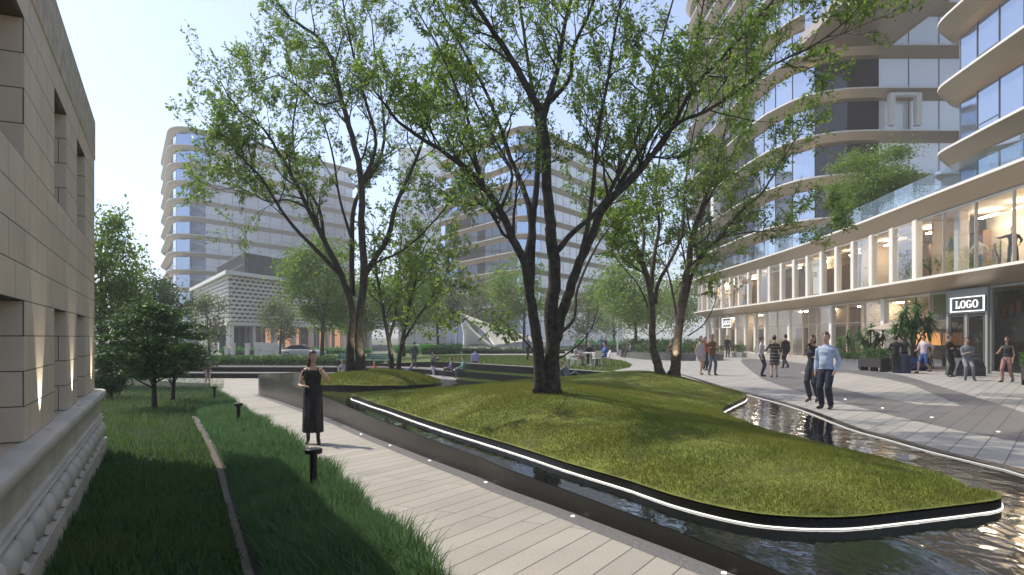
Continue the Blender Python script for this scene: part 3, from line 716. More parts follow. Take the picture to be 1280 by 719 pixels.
def bays(line, z0, z1, floor):
    nn = normals2(line)
    for i in range(len(line) - 1):
        p, q = line[i], line[i + 1]
        if p[1] < 12 or p[1] > 93.5: continue
        a = math.atan2(q[1] - p[1], q[0] - p[0]); L_ = math.hypot(q[0] - p[0], q[1] - p[1]); mx, my = (p[0] + q[0]) / 2, (p[1] + q[1]) / 2
        f = MB(); nx, ny = nn[i]
        far = p[1] > 37
        cwid = (.5 if far else .07)
        # window: frame with a pane
        g_ = MB(); g_.face([(p[0], p[1], z0), (q[0], q[1], z0), (q[0], q[1], z1), (p[0], p[1], z1)])
        f.box((mx, my, z0 + .05), (L_ - .02, .10, .10), a); f.box((mx, my, z1 - .05), (L_ - .02, .10, .10), a)
        f.box((p[0], p[1], (z0 + z1) / 2), (.06, .14, z1 - z0 - .2), a)
        if far: f.box((mx, my, z0 + 2.55), (L_ - .06, .05, .05), a)
        fo = f.build('shop_window', M['champ2'] if far else M['grey'], pod)
        g_.build('pane', M['shopglass'], fo)
        if far and (floor == 1 or p[1] > 64 or i % 3 == 0):
            cm = MB(); cm.rbox((p[0] + nx * .02, p[1] + ny * .02, (z0 + z1) / 2), (.46, .34, z1 - z0 - .01), .03, a)
            cm.build('column', M['edgewhite'], pod)
        elif i % 3 == 0 and p[1] > 26:
            cm = MB(); cm.rbox((p[0] + nx * .8, p[1] + ny * .8, (z0 + z1) / 2), (.5, .5, z1 - z0 - .02), .05, a)
            cm.build('column', M['edgewhite'], pod)
        if (i % 2 == 0 or (floor == 1 and p[1] < 37)) and (floor == 1 or p[1] > 39):
            lm = MB(); lm.box((mx + nx * 2.8, my + ny * 2.8, z1 - .05), (1.5, .18, .05), a); lm.build('ceiling_lamp', M['lampemit'], pod)
bays(G0, .05, 3.95, 0); bays(G1, 4.61, 7.69, 1)
# party walls between the shops
b = MB()
for i in range(0, len(E) - 1, 13):
    if E[i][1] < 28: continue
    nx, ny = normals2(E)[i]; p = E[i]; a = math.atan2(ny, nx)
    b.box((p[0] + nx * 5.0, p[1] + ny * 5.0, 2.0), (5.4, .15, 3.86), a); b.box((p[0] + nx * 5.0, p[1] + ny * 5.0, 6.27), (5.4, .15, 3.3), a)
po_ = b.build('partition', M['intwall'], pod); po_['kind'] = 'stuff'
# dark restaurant interior at the near end
dk = MB(); A = [p for p in offset2(E, 4.2) if 14 < p[1] < 40.5]
dk.loft([[(p[0], p[1], .05), (p[0], p[1], 3.93)] for p in A], closed=False); dk.build('dark_panelling', M['intdark'], pod)
wp_ = MB(); A = [p for p in offset2(E, 6.3) if 37 < p[1] < 63]
wp_.loft([[(p[0], p[1], .05), (p[0], p[1], 3.93)] for p in A], closed=False); wp_.build('wood_panelling', mat('warm_wood_panelling', (.24, .13, .075), .5, noise=.5, nscale=1.5), pod)
wp_ = MB(); A = [p for p in offset2(E, 4.3) if 18 < p[1] < 37.5]
wp_.loft([[(p[0], p[1], 4.61), (p[0], p[1], 7.9)] for p in A], closed=False); wp_.build('display_wall', M['offwhite'], pod)
# terrace balustrade
bl = empty('terrace_balustrade', 'clear glass balustrade along the edge of the shop building roof terrace', 'balustrade', (20.9, 45, 8.5))
bp_ = resample(offset2(E, .45), 2.2)
for p, q in zip(bp_, bp_[1:]):
    if not 20 < p[1] < 84: continue
    g_ = MB(); g_.face([(p[0], p[1], 8.53), (q[0] * .99 + p[0] * .01, q[1] * .99 + p[1] * .01, 8.53), (q[0] * .99 + p[0] * .01, q[1] * .99 + p[1] * .01, 9.65), (p[0], p[1], 9.65)])
    if len(bl.children) < 60: g_.build('glass_panel', M['balglass'], bl)

sel_a = lambda c, n: 0
lv = [13.6 + 4.2 * k for k in range(9)]
oa = round_poly([(24.6, 8), (26.3, 36), (27.7, 48.6), (46, 50.5), (46, 8)], [1, 60, 3.2, 2, 1], 9)
tower('curved_tower', 'nearer glass tower with rounded champagne floor bands rising over the shop building', oa, lv, 8.5, 1.25, 1.15, sel_a, [M['fglass']], 2.4)
ocp = [(28.2, 90), (27.6, 104), (28.0, 119), (31, 124), (60, 124), (60, 70.6), (36, 70.6), (32.6, 71.0), (30.4, 72.3), (28.9, 75)]
oc = resample(catmull([(27.9, 79), (27.5, 86), (27.6, 96), (27.8, 106), (28.3, 117), (30.5, 122), (36, 124)], 5)[:-1] + [(36, 124), (60, 124), (60, 70.6), (40, 70.6)] + catmull([(36, 70.6), (33.2, 70.9), (31, 72), (29.2, 74.2), (27.9, 79)], 5)[:-1], 1.3, True)
ct = tower('glass_tower', 'farther glass tower with flat mirrored front and sweeping bands behind the roof terrace', oc, [13.6 + 4.2 * k for k in range(13)], 8.5, 1.1, 1.05, lambda c, n: (2 if 31 < c[0] < 36.4 else (1 if c[0] >= 36.4 else 0)) if n[1] < -.6 else (2 if c[1] > 86 else 0), [M['fglass'], M['fglasswhite'], M['fglassdk']], 3.0, transom=False)  # front panes: dark and bright reflections painted as dark and white glass
# jutting upper wing over the terrace
ow = round_poly([(28.3, 54), (28.3, 72), (37.2, 72), (37.2, 54)], [2, 1.5, 0.5, 2], 6)
wg = MB(); wg.poly(offset2(ow, .3, True), 30.25); wg.sweep(ow, [(.02, 31.3), (.02, 30.22), (.35, 30.22), (.35, 31.3)], 0, True)
wg.build('wing_soffit', M['champ'], ct)
for k_ in range(3):
    z = 31.3 + 4.2 * k_
    wg = MB(); wg.sweep(offset2(ow, .5, True), [(0, z), (0, z + 3.2), (.1, z + 3.2), (.1, z)], 0, True); wg.build('glass_wall', M['fglass'], ct)
    wg = MB(); wg.sweep(ow, [(0, z + 3.2), (0, z + 4.2), (.6, z + 4.2), (.6, z + 3.2)], 0, True); wg.build('floor_band', M['champ'], ct)
# loggia frame on the mirrored front
fr = MB()
for (x0, x1) in ((37.0, 37.5), (39.6, 40.1)): fr.box(((x0 + x1) / 2, 70.75, 24.0), (x1 - x0, .7, 3.15))
fr.box((38.55, 70.75, 25.45), (2.08, .68, .3)); fr.build('loggia_frame', M['edgewhite'], ct)
fin = MB(); fin.box((27.45, 97.2, 19.9), (.9, 1.4, 3.9)); fin.build('white_fin', M['white'], ct)

# ---- far towers
def selw(nrm_right):
    return lambda c, n: 1 if n[0] > .8 else 0  # right-facing panes turn white, a bright sky reflection put into the colour
ol_ = round_poly([(-70.5, 148), (-92, 188), (-74, 222), (-40, 194)], [9, 5, 5, 5], 7)
tower('white_tower', 'white rounded tower with stacked ledges behind the patterned low building', ol_, [8.4 + 3.77 * k for k in range(11)], -.5, 1.2, .95, selw(1), [M['fglassB'], M['fglasswhite']], 3.4, M['champ2'])
om_ = round_poly([(3.0, 148), (-21, 187), (4, 228), (33, 196)], [8, 5, 5, 5], 7)
tower('blue_glass_tower', 'blue glass tower with a rounded corner behind the big central tree', om_, [8.4 + 3.77 * k for k in range(11)], -.5, 1.2, 1.0, lambda c, n: 1 if n[0] > .8 else (2 if c[0] < -6 and random.random() < .35 else 0), [M['fglassB'], M['fglasswhite'], M['fglassdk']], 3.4)  # right-hand face white: its bright reflection is painted into the panes
of_ = [(-37, 232), (-37, 260), (-22, 260), (-22, 232)]
tower('slab_tower', 'distant white slab tower seen between the two leafy tree crowns', of_, [8 + 4.2 * k for k in range(14)], -.5, .5, 1.4, lambda c, n: 0, [M['fglasswhite']], 4, M['offwhite'])
og_ = [(62, 240), (62, 268), (100, 268), (100, 240)]

# ---- low building with the wavy screen
lb = empty('patterned_building', 'low pavilion wrapped in a pale wavy screen with a dark rooftop box', 'building', (-36.9, 94, -.6))
cn = Vector((-36.9, 94)); dr = Vector((.28, .96)).normalized(); dl = Vector((-.50, .866)).normalized()
rb_ = cn + dr * 46; lb_ = cn + dl * 40; bk = lb_ + dr * 40
lo = [tuple(cn), tuple(lb_), tuple(bk), tuple(rb_)]
def lbprism(name, off, z0, z1, m):
    q = MB(); o = offset2(lo, off, True) if off else lo
    # offset corners properly
    c2 = sum((Vector(p) for p in lo), Vector((0, 0))) / 4
    o = [tuple(c2 + (Vector(p) - c2) * (1 - off / 22)) for p in lo]
    q.prism(o, z0, z1); q.poly(o, z0); return q.build(name, m, lb)
lbprism('roof', -1.0, 9.75, 10.25, M['edgewhite']); lbprism('lower_canopy', -.7, 3.15, 3.62, M['offwhite']); lbprism('screen_backing', .5, 3.6, 9.76, M['dkgrey'])
lbprism('ground_floor_core', 3.5, -.6, 3.2, M['intwall'])
scr = MB()
for side in (0, 1):
    a, d, Ls = (cn, dr, 45.5) if side == 0 else (cn, dl, 39.5)
    nrm = Vector((d.y, -d.x)) if side == 0 else Vector((-d.y, d.x))
    for r_ in range(11):
        z = 3.75 + r_ * .55
        n_ = int(Ls / .2); top = []; bot = []
        for k in range(n_ + 1):
            s_ = k * Ls / n_; wv = math.sin(s_ * 2 * PI / 1.15 + (r_ % 2) * PI)
            p = a + d * s_ + nrm * (.05 + .16 * wv)
            top.append((p.x, p.y, z + .37 + .07 * wv)); bot.append((p.x, p.y, z + .07 * wv))
        scr.loft([top, bot], closed=False)
so_ = scr.build('wavy_screen', M['offwhite'], lb)
core = cn + (dr + dl) * 4.2
ru = [tuple(core), tuple(core + dl * 26), tuple(core + dl * 26 + dr * 20), tuple(core + dr * 20)]
q = MB(); q.prism(ru, 10.25, 13.5); q.build('rooftop_box', M['dkgrey'], lb)
q = MB()
for a, d, Ls in ((core, dr, 20), (core, dl, 26)):
    nrm = Vector((d.y, -d.x)) if d is dr else Vector((-d.y, d.x))
    for k in range(int(Ls / .55)):
        p = a + d * (k * .55) + nrm * .08; q.box((p.x, p.y, 11.9), (.10, .12, 3.3), math.atan2(d.y, d.x))
    p0 = a + nrm * .1; p1 = a + d * Ls + nrm * .1
    for z in (11.9, 13.52): q.tube([(p0.x, p0.y, z), (p1.x, p1.y, z)], .07, 4)
so_ = q.build('rooftop_slats', M['dkgrey'], lb); so_['kind'] = 'stuff'
for a, d, Ls, nb in ((cn, dr, 44, 9), (cn, dl, 38, 8)):
    nrm = Vector((d.y, -d.x)) if d is dr else Vector((-d.y, d.x)); an = math.atan2(d.y, d.x)
    for k in range(nb):
        p = a + d * (k * Ls / nb + .4) - nrm * .3
        q = MB(); q.rbox((p.x, p.y, 1.28), (.7, .6, 3.75), .04, an); q.build('column', M['offwhite'], lb)
        p = a + d * ((k + .5) * Ls / nb + .4) - nrm * 2.2
        warm = d is dr and k in (2, 3, 5, 6)
        mm = mat('shopfront_%s' % ('warm' if warm else 'dim'), (.40, .15, .07) if warm else (.16, .16, .15), .3, noise=.8, nscale=.9, col2=(.5, .38, .25) if warm else (.05, .05, .05), emit=(1, .5, .28) if warm else None, estr=.25)
        q = MB(); q.box((p.x, p.y, 1.3), (Ls / nb - .9, .1, 3.6), an); wq = q.build('shop_window', M['mullion'], lb)
        q = MB(); pp = p + nrm * .08; q.box((pp.x, pp.y, 1.3), (Ls / nb - 1.2, .04, 3.2), an); q.build('pane', mm, wq)

# ---- signs on the shop building
def serif_text(mb, x0, z0, h, y=0, mi=0):
    """LOGO in slab capitals, in the local x-z plane"""
    t = h * .17; x = x0; d = .03
    def bar(xa, za, xb, zb): mb.box(((xa + xb) / 2, y, (za + zb) / 2), (abs(xb - xa), d, abs(zb - za)), 0, mi)
    def ring(cx, cz, rx, rz, a0, a1, n=28):
        inn = []; ou = []
        for k in range(n + 1):
            a = a0 + (a1 - a0) * k / n
            th = t * (.55 + .55 * abs(math.cos(a)))
            ou.append((cx + rx * math.cos(a), cz + rz * math.sin(a))); inn.append((cx + (rx - th) * math.cos(a), cz + (rz - th * .75) * math.sin(a)))
        mb.loft([[(p[0], y + s_ * d / 2, p[1]) for p, s_ in ((o, -1), (i, -1), (i, 1), (o, 1))] for o, i in zip(ou, inn)], mi, True, True)
    bar(x + .06 * h, z0, x + .06 * h + t, z0 + h); bar(x, z0, x + .70 * h, z0 + t * .7); bar(x, z0 + h - t * .45, x + .06 * h * 2 + t, z0 + h); bar(x + .70 * h - t * .6, z0, x + .70 * h, z0 + .34 * h)
    x += .84 * h; ring(x + .46 * h, z0 + .5 * h, .47 * h, .52 * h, 0, 2 * PI); x += 1.05 * h
    ring(x + .46 * h, z0 + .5 * h, .47 * h, .52 * h, R(38), R(325)); bar(x + .50 * h, z0 + .40 * h, x + .98 * h, z0 + .40 * h + t * .6); bar(x + .80 * h - t * .5, z0 + .06 * h, x + .80 * h + t * .5, z0 + .40 * h)
    x += 1.08 * h; ring(x + .46 * h, z0 + .5 * h, .47 * h, .52 * h, 0, 2 * PI)
M['signwhite'] = mat('sign_white', (.8, .8, .78), .5, emit=(1, .98, .94), estr=.55)
def sign(label, p, q, z0, z1, box=False, group=None):
    a = math.atan2(q[1] - p[1], q[0] - p[0]); L_ = math.hypot(q[0] - p[0], q[1] - p[1]); h = z1 - z0
    s_ = empty('shop_sign', label, 'sign', (p[0], p[1], z0), a, group)
    b = MB(); b.box((L_ / 2, .06, h / 2), (L_, .08, h)); b.build('sign_panel', M['dkgrey'], s_, world=False)
    b = MB(); t = h * .075
    for c, sz in (((L_ / 2, 0, t / 2), (L_, .05, t)), ((L_ / 2, 0, h - t / 2), (L_, .05, t)), ((t / 2 + .02, 0, h / 2), (t * 1.6, .048, h - 2 * t)), ((L_ - t / 2 - .02, 0, h / 2), (t * 1.6, .048, h - 2 * t))): b.box(c, sz)
    b.build('sign_frame', M['signwhite'], s_, world=False)
    b = MB(); th = h * .50; serif_text(b, (L_ - 3.95 * th) / 2, h * .25, th); b.v = [(L_ / 2 + (q[0] - L_ / 2) * 1.36, q[1], q[2]) for q in b.v]; b.build('lettering', M['signwhite'], s_, world=False)
    return s_
pE = offset2(E, 1.25)
def on_line(line, u):               # point of a plan curve on the sight line X = u Y
    best = None
    for a, b in zip(line, line[1:]):
        fa, fb = a[0] - u * a[1], b[0] - u * b[1]
        if fa * fb <= 0 and fa != fb:
            t = fa / (fa - fb); best = (a[0] + (b[0] - a[0]) * t, a[1] + (b[1] - a[1]) * t)
            if best[1] > 10: return best
    return best
U = lambda x: (x - HX) / F
sa, sb = on_line(pE, U(1188)), on_line(pE, U(1230.5))
sign('large white framed LOGO sign above the grey shop door', sa, sb, CZ + 34 * sb[1] / F * 1.0 - .05, CZ + 34 * sb[1] / F + .66)
# grey door surround below the sign
da, db = on_line(offset2(E, 1.4), U(1184)), on_line(offset2(E, 1.4), U(1236))
an = math.atan2(db[1] - da[1], db[0] - da[0]); Ld = math.hypot(db[0] - da[0], db[1] - da[1])
ds = empty('shop_door', 'grey framed double glass door under the large LOGO sign', 'door', (da[0], da[1], .05), an)
b = MB(); b.box((Ld / 2, 0, 3.35), (Ld, .1, 1.04)); b.box((.12, 0, 1.4), (.24, .12, 2.82)); b.box((Ld - .1, 0, 1.4), (.2, .12, 2.82)); b.box((Ld / 2, 0, 2.76), (Ld - .46, .1, .1)); b.box((Ld / 2, 0, 1.35), (.22, .1, 2.7)); b.build('door_frame', M['grey'], ds, world=False)
for x in (.30, Ld / 2 + .14):
    b = MB(); wq = Ld / 2 - .46; b.box((x + wq / 2, .0, .05), (wq, .06, .1)); b.box((x + wq / 2, 0, 2.62), (wq, .06, .1)); b.box((x + .04, 0, 1.33), (.08, .06, 2.5)); b.box((x + wq - .04, 0, 1.33), (.08, .06, 2.5))
    lf = b.build('door_leaf', M['dkgrey'], ds, world=False)
    b = MB(); b.box((x + wq / 2, 0, 1.33), (wq - .16, .02, 2.48)); b.build('pane', M['fglassdk'], lf, world=False)
sa2, sb2 = on_line(pE, U(902.5)), on_line(pE, U(914))
sign('small white framed LOGO sign far along the shop fronts', sa2, sb2, 2.65, 3.65)

# ---- shop displays
goods_cols = [(.45, .16, .08), (.55, .45, .35), (.62, .60, .55), (.25, .10, .07), (.16, .2, .3), (.5, .3, .15), (.08, .07, .07), (.35, .28, .22)]
GM = [mat('goods_%d' % i, c, .6) for i, c in enumerate(goods_cols)]
M['wood'] = mat('shelf_wood', (.24, .15, .09), .5, noise=.3, nscale=5)
def shelf_proto(seed):
    rr = random.Random(seed)
    s_ = empty('display_shelf', 'tall wooden display shelf', 'shelf', (0, 0, -50))
    b = MB(); Wd, H = 2.3, 2.4
    for x in (-Wd / 2, 0, Wd / 2): b.box((x, 0, H / 2), (.05, .4, H))
    for k in range(6): b.box((0, 0, .1 + k * .45), (Wd - .06, .38, .04))
    b.box((0, .19, H / 2), (Wd, .02, H)); b.build('shelf_frame', M['wood'], s_, world=False)
    b = MB()
    for k in range(5):
        x = -Wd / 2 + .08
        while x < Wd / 2 - .2:
            w_ = rr.uniform(.08, .3); h_ = rr.uniform(.12, .36)
            if not -w_ < x < .03: b.box((x + w_ / 2, -.03, .125 + k * .45 + h_ / 2), (w_ * .9, .24, h_), 0, rr.randrange(8))
            x += w_ + rr.uniform(0, .05)
    o = b.build('goods', GM, s_, world=False); o['kind'] = 'stuff'
    return s_
protos = [shelf_proto(k) for k in range(4)]
used = [False] * 4; spots = []
for (line, z, ya, yb, of) in ((E, .06, 40, 86, 4.4), (E, 4.61, 36.5, 84, 3.6)):
    ln = resample(offset2(line, of), 2.75); nn_ = normals2(ln)
    for i in range(len(ln) - 1):
        if ya < ln[i][1] < yb and i % 7 != 3: spots.append((ln[i], math.atan2(ln[i + 1][1] - ln[i][1], ln[i + 1][0] - ln[i][0]), z))
for i, (p, a, z) in enumerate(spots):
    k = (i * 7 + i // 3) % 4
    o = protos[k] if not used[k] else copy_tree(protos[k]); used[k] = True
    o.location = (p[0], p[1], z); o.rotation_euler = (0, 0, a)
    o['label'] = 'wooden display shelf packed with coloured goods inside the upper shops' if z > 2 else 'wooden display shelf packed with coloured goods inside the ground floor shops'
    o['group'] = 'shelves in the upper shops' if z > 2 else 'shelves in the ground floor shops'
# poster with a figure in a long black dress
pa, pb = on_line(offset2(E, .8), U(1016.5)), on_line(offset2(E, .8), U(1033.5))
an = math.atan2(pb[1] - pa[1], pb[0] - pa[0]); Lp = math.hypot(pb[0] - pa[0], pb[1] - pa[1])
ps = empty('poster', 'tall white poster showing a figure in a long black dress in an upper shop window', 'poster', (pa[0], pa[1], 4.62), an)
b = MB(); b.box((Lp / 2, 0, 1.45), (Lp, .03, 2.55)); b.build('poster_panel', M['white'], ps, world=False)
b = MB()
fx = Lp * .74 if True else 0
def pflat(pts, y=-.022): b.loft([[(x, y, z) for x, z in pts], [(x, y - .006, z) for x, z in pts]], cap=True)
pflat([(fx - .16, 2.05), (fx + .14, 2.05), (fx + .15, 1.6), (fx + .30, .55), (fx + .05, .5), (fx - .05, 1.0), (fx - .62, .3), (fx - .70, .34), (fx - .25, 1.4)])
b.build('poster_dress', M['black'], ps, world=False)
b = MB(); b.ell((fx, -.025, 2.22), (.10, .006, .14), 14, 8); b.build('poster_face', mat('poster_skin', (.5, .33, .24), .7), ps, world=False)
def arc_digits(b, x, z, h):
    t = h * .12
    b.box((x + h * .28, -.02, z + t / 2), (h * .56, .01, t)); b.box((x + h * .28, -.02, z + h - t / 2), (h * .5, .01, t)); b.box((x + h * .30, -.02, z + h * .48), (h * .62, .01, t), 0, 0, 0, R(-48))
    for k in (1, 2):
        cx = x + h * .28 + k * h * .72
        b.loft([[(cx + r_ * .30 * h * math.cos(a), -.02 + o, z + h / 2 + r_ * .5 * h * math.sin(a)) for r_, o in ((1, -.005), (1 - .24, -.005), (1 - .24, .005), (1, .005))] for a in [2 * PI * q / 20 for q in range(21)]])
b = MB(); arc_digits(b, .06, 1.42, .36); b.build('poster_lettering', M['dkgrey'], ps, world=False)
# copper pendant lamps in the dark restaurant
M['copper'] = mat('copper_lamp', (.45, .16, .07), .3, .8)
ln = offset2(E, 3.0)
for i, x in enumerate((1256, 1265, 1274)):
    p = on_line(ln, U(x)); z = 2.55 + .12 * i
    s_ = empty('pendant_lamp', ['copper pendant tube lamp nearest the door in the dark restaurant', 'middle copper pendant tube lamp in the dark restaurant', 'copper pendant tube lamp at the right edge of the dark restaurant'][i], 'lamp', (p[0], p[1], z), 0, 'pendant lamps in the restaurant')
    b = MB(); b.lathe([(0, 0), (.12, 0), (.10, .5), (.02, .56), (0, .56)], 14); b.build('lamp_shade', M['copper'], s_, smooth='auto', world=False)
    b = MB(); b.tube([(0, 0, .55), (0, 0, 3.92 - z)], .008, 6); b.build('cord', M['black'], s_, world=False)
# ================================================================== trees
def leaf_mesh(name, cen, direc, L, Wd, material, parent, r_, fold=.25):
    """cen (n,3), direc (n,3) unit, L (n,), folded rhombus leaves"""
    n = len(cen)
    rv = r_.normal(size=(n, 3)); side = np.cross(direc, rv); side /= np.linalg.norm(side, axis=1, keepdims=True) + 1e-9
    nrm = np.cross(side, direc)
    a = cen; t = cen + direc * L[:, None]; m = cen + direc * (L * .45)[:, None] + nrm * (L * fold * .4)[:, None]
    l = m - side * (Wd / 2)[:, None]; q = m + side * (Wd / 2)[:, None]
    V = np.stack([a, l, t, q], 1).reshape(-1, 3)
    i = np.arange(n)[:, None] * 4
    Fx = np.concatenate([i + np.array([[0, 1, 2]]), i + np.array([[0, 2, 3]])], 1).reshape(-1, 3)
    off = np.array(parent.location) if parent is not None else 0
    return np_mesh(name, V - off, Fx, material, parent)
def unit(v):
    v = np.asarray(v, float); return v / (np.linalg.norm(v) + 1e-12)
class Grower:
    def __init__(s, seed): s.r = np.random.default_rng(seed); s.mb = MB(); s.lc = []; s.ld = []
    def limb(s, pts, r0, r1, sides=9, sub=4):
        P = catmull(pts, sub); n = len(P)
        P = [tuple(np.array(p) + s.r.normal(0, r0 * .06, 3)) if 0 < i < n - 1 else p for i, p in enumerate(P)]
        rad = [r0 + (r1 - r0) * (i / (n - 1)) ** .8 for i in range(n)]
        if r0 > .12: rad[0] *= 1.4; rad[1] *= 1.2; rad[2] *= 1.06
        s.mb.tube(P, rad, sides); return P, rad
    def grow(s, p, d, L, r, lvl, maxl, leafn, up=.12, sides=5):
        n = 5 if lvl < maxl else 3
        pts = [np.array(p, float)]; d = unit(d)
        for k in range(n):
            d = unit(d + s.r.normal(0, .16, 3) + np.array([0, 0, up])); pts.append(pts[-1] + d * L / n)
        rad = [max(.003, r * (1 - .75 * k / n)) for k in range(n + 1)]
        s.mb.tube([tuple(q) for q in pts], rad, sides if lvl < maxl else 3, cap=False)
        if lvl >= maxl:
            for k in range(leafn):
                t = s.r.uniform(.15, 1.0) * n; i = min(int(t), n - 1); q = pts[i] + (pts[i + 1] - pts[i]) * (t - i)
                s.lc.append(q + s.r.normal(0, .02, 3)); s.ld.append(unit(d * .6 + s.r.normal(0, .55, 3) + np.array([0, 0, -.35])))
        else:
            nc = s.kids[lvl]
            for k in range(nc):
                t = s.r.uniform(.25, 1.0) if k else 1.0
                i = min(int(t * n), n - 1); q = pts[i] + (pts[i + 1] - pts[i]) * (t * n - i)
                a = unit(np.cross(d, s.r.normal(size=3))); ang = s.r.uniform(.35, .95)
                s.grow(q, d * math.cos(ang) + a * math.sin(ang), L * s.r.uniform(.45, .7), max(.004, rad[i] * .6), lvl + 1, maxl, leafn, up, 4)
    def side(s, P, rad, n, t0, L0, L1, maxl, leafn, up=.1, spread=(.5, 1.0)):
        m = len(P)
        for k in range(n):
            t = t0 + (1 - t0) * (k + s.r.uniform(0, 1)) / n; i = min(int(t * (m - 1)), m - 2); f = t * (m - 1) - i
            q = np.array(P[i]) * (1 - f) + np.array(P[i + 1]) * f; d = unit(np.array(P[i + 1]) - np.array(P[i]))
            a = unit(np.cross(d, s.r.normal(size=3))); ang = s.r.uniform(*spread)
            s.grow(q, d * math.cos(ang) + a * math.sin(ang), s.r.uniform(L0, L1) * (1.15 - .5 * t), max(.008, min(rad[i] * .5, .05)), 1, maxl, leafn, up)
        d = unit(np.array(P[-1]) - np.array(P[-2])); s.grow(P[-1], d, L1 * .7, rad[-1], 1, maxl, leafn, up)
def big_tree(name, label, base, Y0, limbs, seed, leafmat_, barkm, scale=1.0, leafL=.13, kids=(0, 5, 4), leafn=7, dens=1.0, L=(1.0, 2.0), rk=.85):
    g = Grower(seed); g.kids = kids
    root = empty(name, label, 'tree', base)
    for lb in limbs:
        px, r0, r1, dY, sides = lb[:5]; r0 *= rk; r1 *= rk
        t0 = lb[5] if len(lb) > 5 else .3
        n = len(px); dYa, dYb = dY if isinstance(dY, tuple) else (0, dY)
        pts = []
        for i, (x, y) in enumerate(px):
            pts.append(atY(x, y, Y0 + dYa + (dYb - dYa) * (i / (n - 1)) ** 1.2))
        P, rad = g.limb(pts, r0, r1, 10 if r0 > .08 else 7)
        if sides: g.side(P, rad, int(sides * dens), t0, L[0], L[1], 3, leafn)
    g.mb.build('trunk', barkm, root, smooth=True)
    c = np.array(g.lc); d = np.array(g.ld); Ln = g.r.uniform(.7, 1.25, len(c)) * leafL
    leaf_mesh('crown', c, d, Ln, Ln * .42, leafmat_, root, g.r)
    return root, len(c)
# central tree: limb paths read off the branching of the real tree
zc = float(h1(np.array([.66]), np.array([13.8]))[0])
cx, cy_ = (685 - HX) / F * 13.8, 13.8
central = [
 ([(690, 492), (690, 462), (691, 430), (689, 391), (693, 360), (693, 329), (689, 300), (688, 272), (684, 235), (682, 189), (676, 140)], .185, .10, 0, 0),
 ([(676, 492), (674, 455), (670, 420), (662, 368), (656, 329), (641, 298), (625, 263), (604, 232), (584, 212), (553, 189), (525, 172), (495, 150)], .15, .03, -1.2, 13, .4),
 ([(676, 140), (660, 112), (640, 75), (620, 45), (600, 15), (570, -30), (545, -80)], .095, .03, (0, -1.5), 10),
 ([(678, 150), (690, 110), (697, 85), (704, 40), (718, -25), (725, -110)], .09, .03, (0, 1.2), 10),
 ([(690, 125), (712, 98), (717, 60), (735, 20), (755, -30), (790, -90)], .06, .02, (0, -2), 9),
 ([(662, 365), (664, 320), (666, 270), (670, 243), (672, 200), (674, 158), (662, 90), (652, 20), (640, -60)], .11, .03, (.2, 2.2), 11, .4),
 ([(656, 329), (664, 290), (660, 255), (650, 225), (636, 193), (625, 158), (605, 110), (580, 65), (555, 20), (530, -30)], .09, .02, (0, 1.8), 12, .35),
 ([(604, 232), (592, 190), (585, 150), (570, 110), (548, 60), (520, 10)], .055, .015, (-.6, .5), 9),
 ([(625, 263), (640, 220), (622, 180), (600, 140), (580, 90)], .045, .015, (0, 1.5), 7),
 ([(691, 440), (699, 403), (709, 372), (721, 337), (740, 294), (756, 258), (790, 222), (810, 200), (835, 168), (865, 112), (900, 75), (950, 20), (990, -30)], .14, .02, -1.6, 16, .4),
 ([(756, 258), (800, 215), (840, 160), (880, 140), (915, 118), (960, 85), (1020, 55), (1060, 25)], .06, .012, (-.6, -3.4), 13, .3),
 ([(697, 313), (717, 290), (748, 262), (775, 215), (800, 160), (815, 100), (830, 40), (850, -30)], .075, .02, (0, 1.8), 13, .3),
 ([(721, 337), (735, 280), (742, 225), (748, 160), (760, 100), (770, 30), (785, -40)], .06, .02, (-.4, -2.2), 13, .3),
 ([(771, 236), (800, 190), (845, 120), (868, 60), (880, 0), (895, -60)], .055, .015, (-.6, 1.4), 11, .3),
 ([(697, 420), (717, 398), (722, 360), (745, 310), (770, 275), (800, 250)], .05, .012, (0, 2.5), 6, .5),
 ([(692, 452), (715, 438), (735, 418), (745, 396), (748, 380)], .022, .006, -1.0, 0),
 ([(672, 445), (655, 425), (640, 412), (620, 395), (600, 385)], .022, .006, -1.2, 2, .5),
]
_, nl = big_tree('plane_tree', 'large central tree with twin dark trunks on the crest of the big grass mound', (cx, cy_, zc - .05), 13.8, central, 5, M['leaf'], M['bark'], leafL=.088, kids=(0, 6, 5), leafn=9, L=(.7, 1.4))
print('central leaves', nl)
YL = 26.0
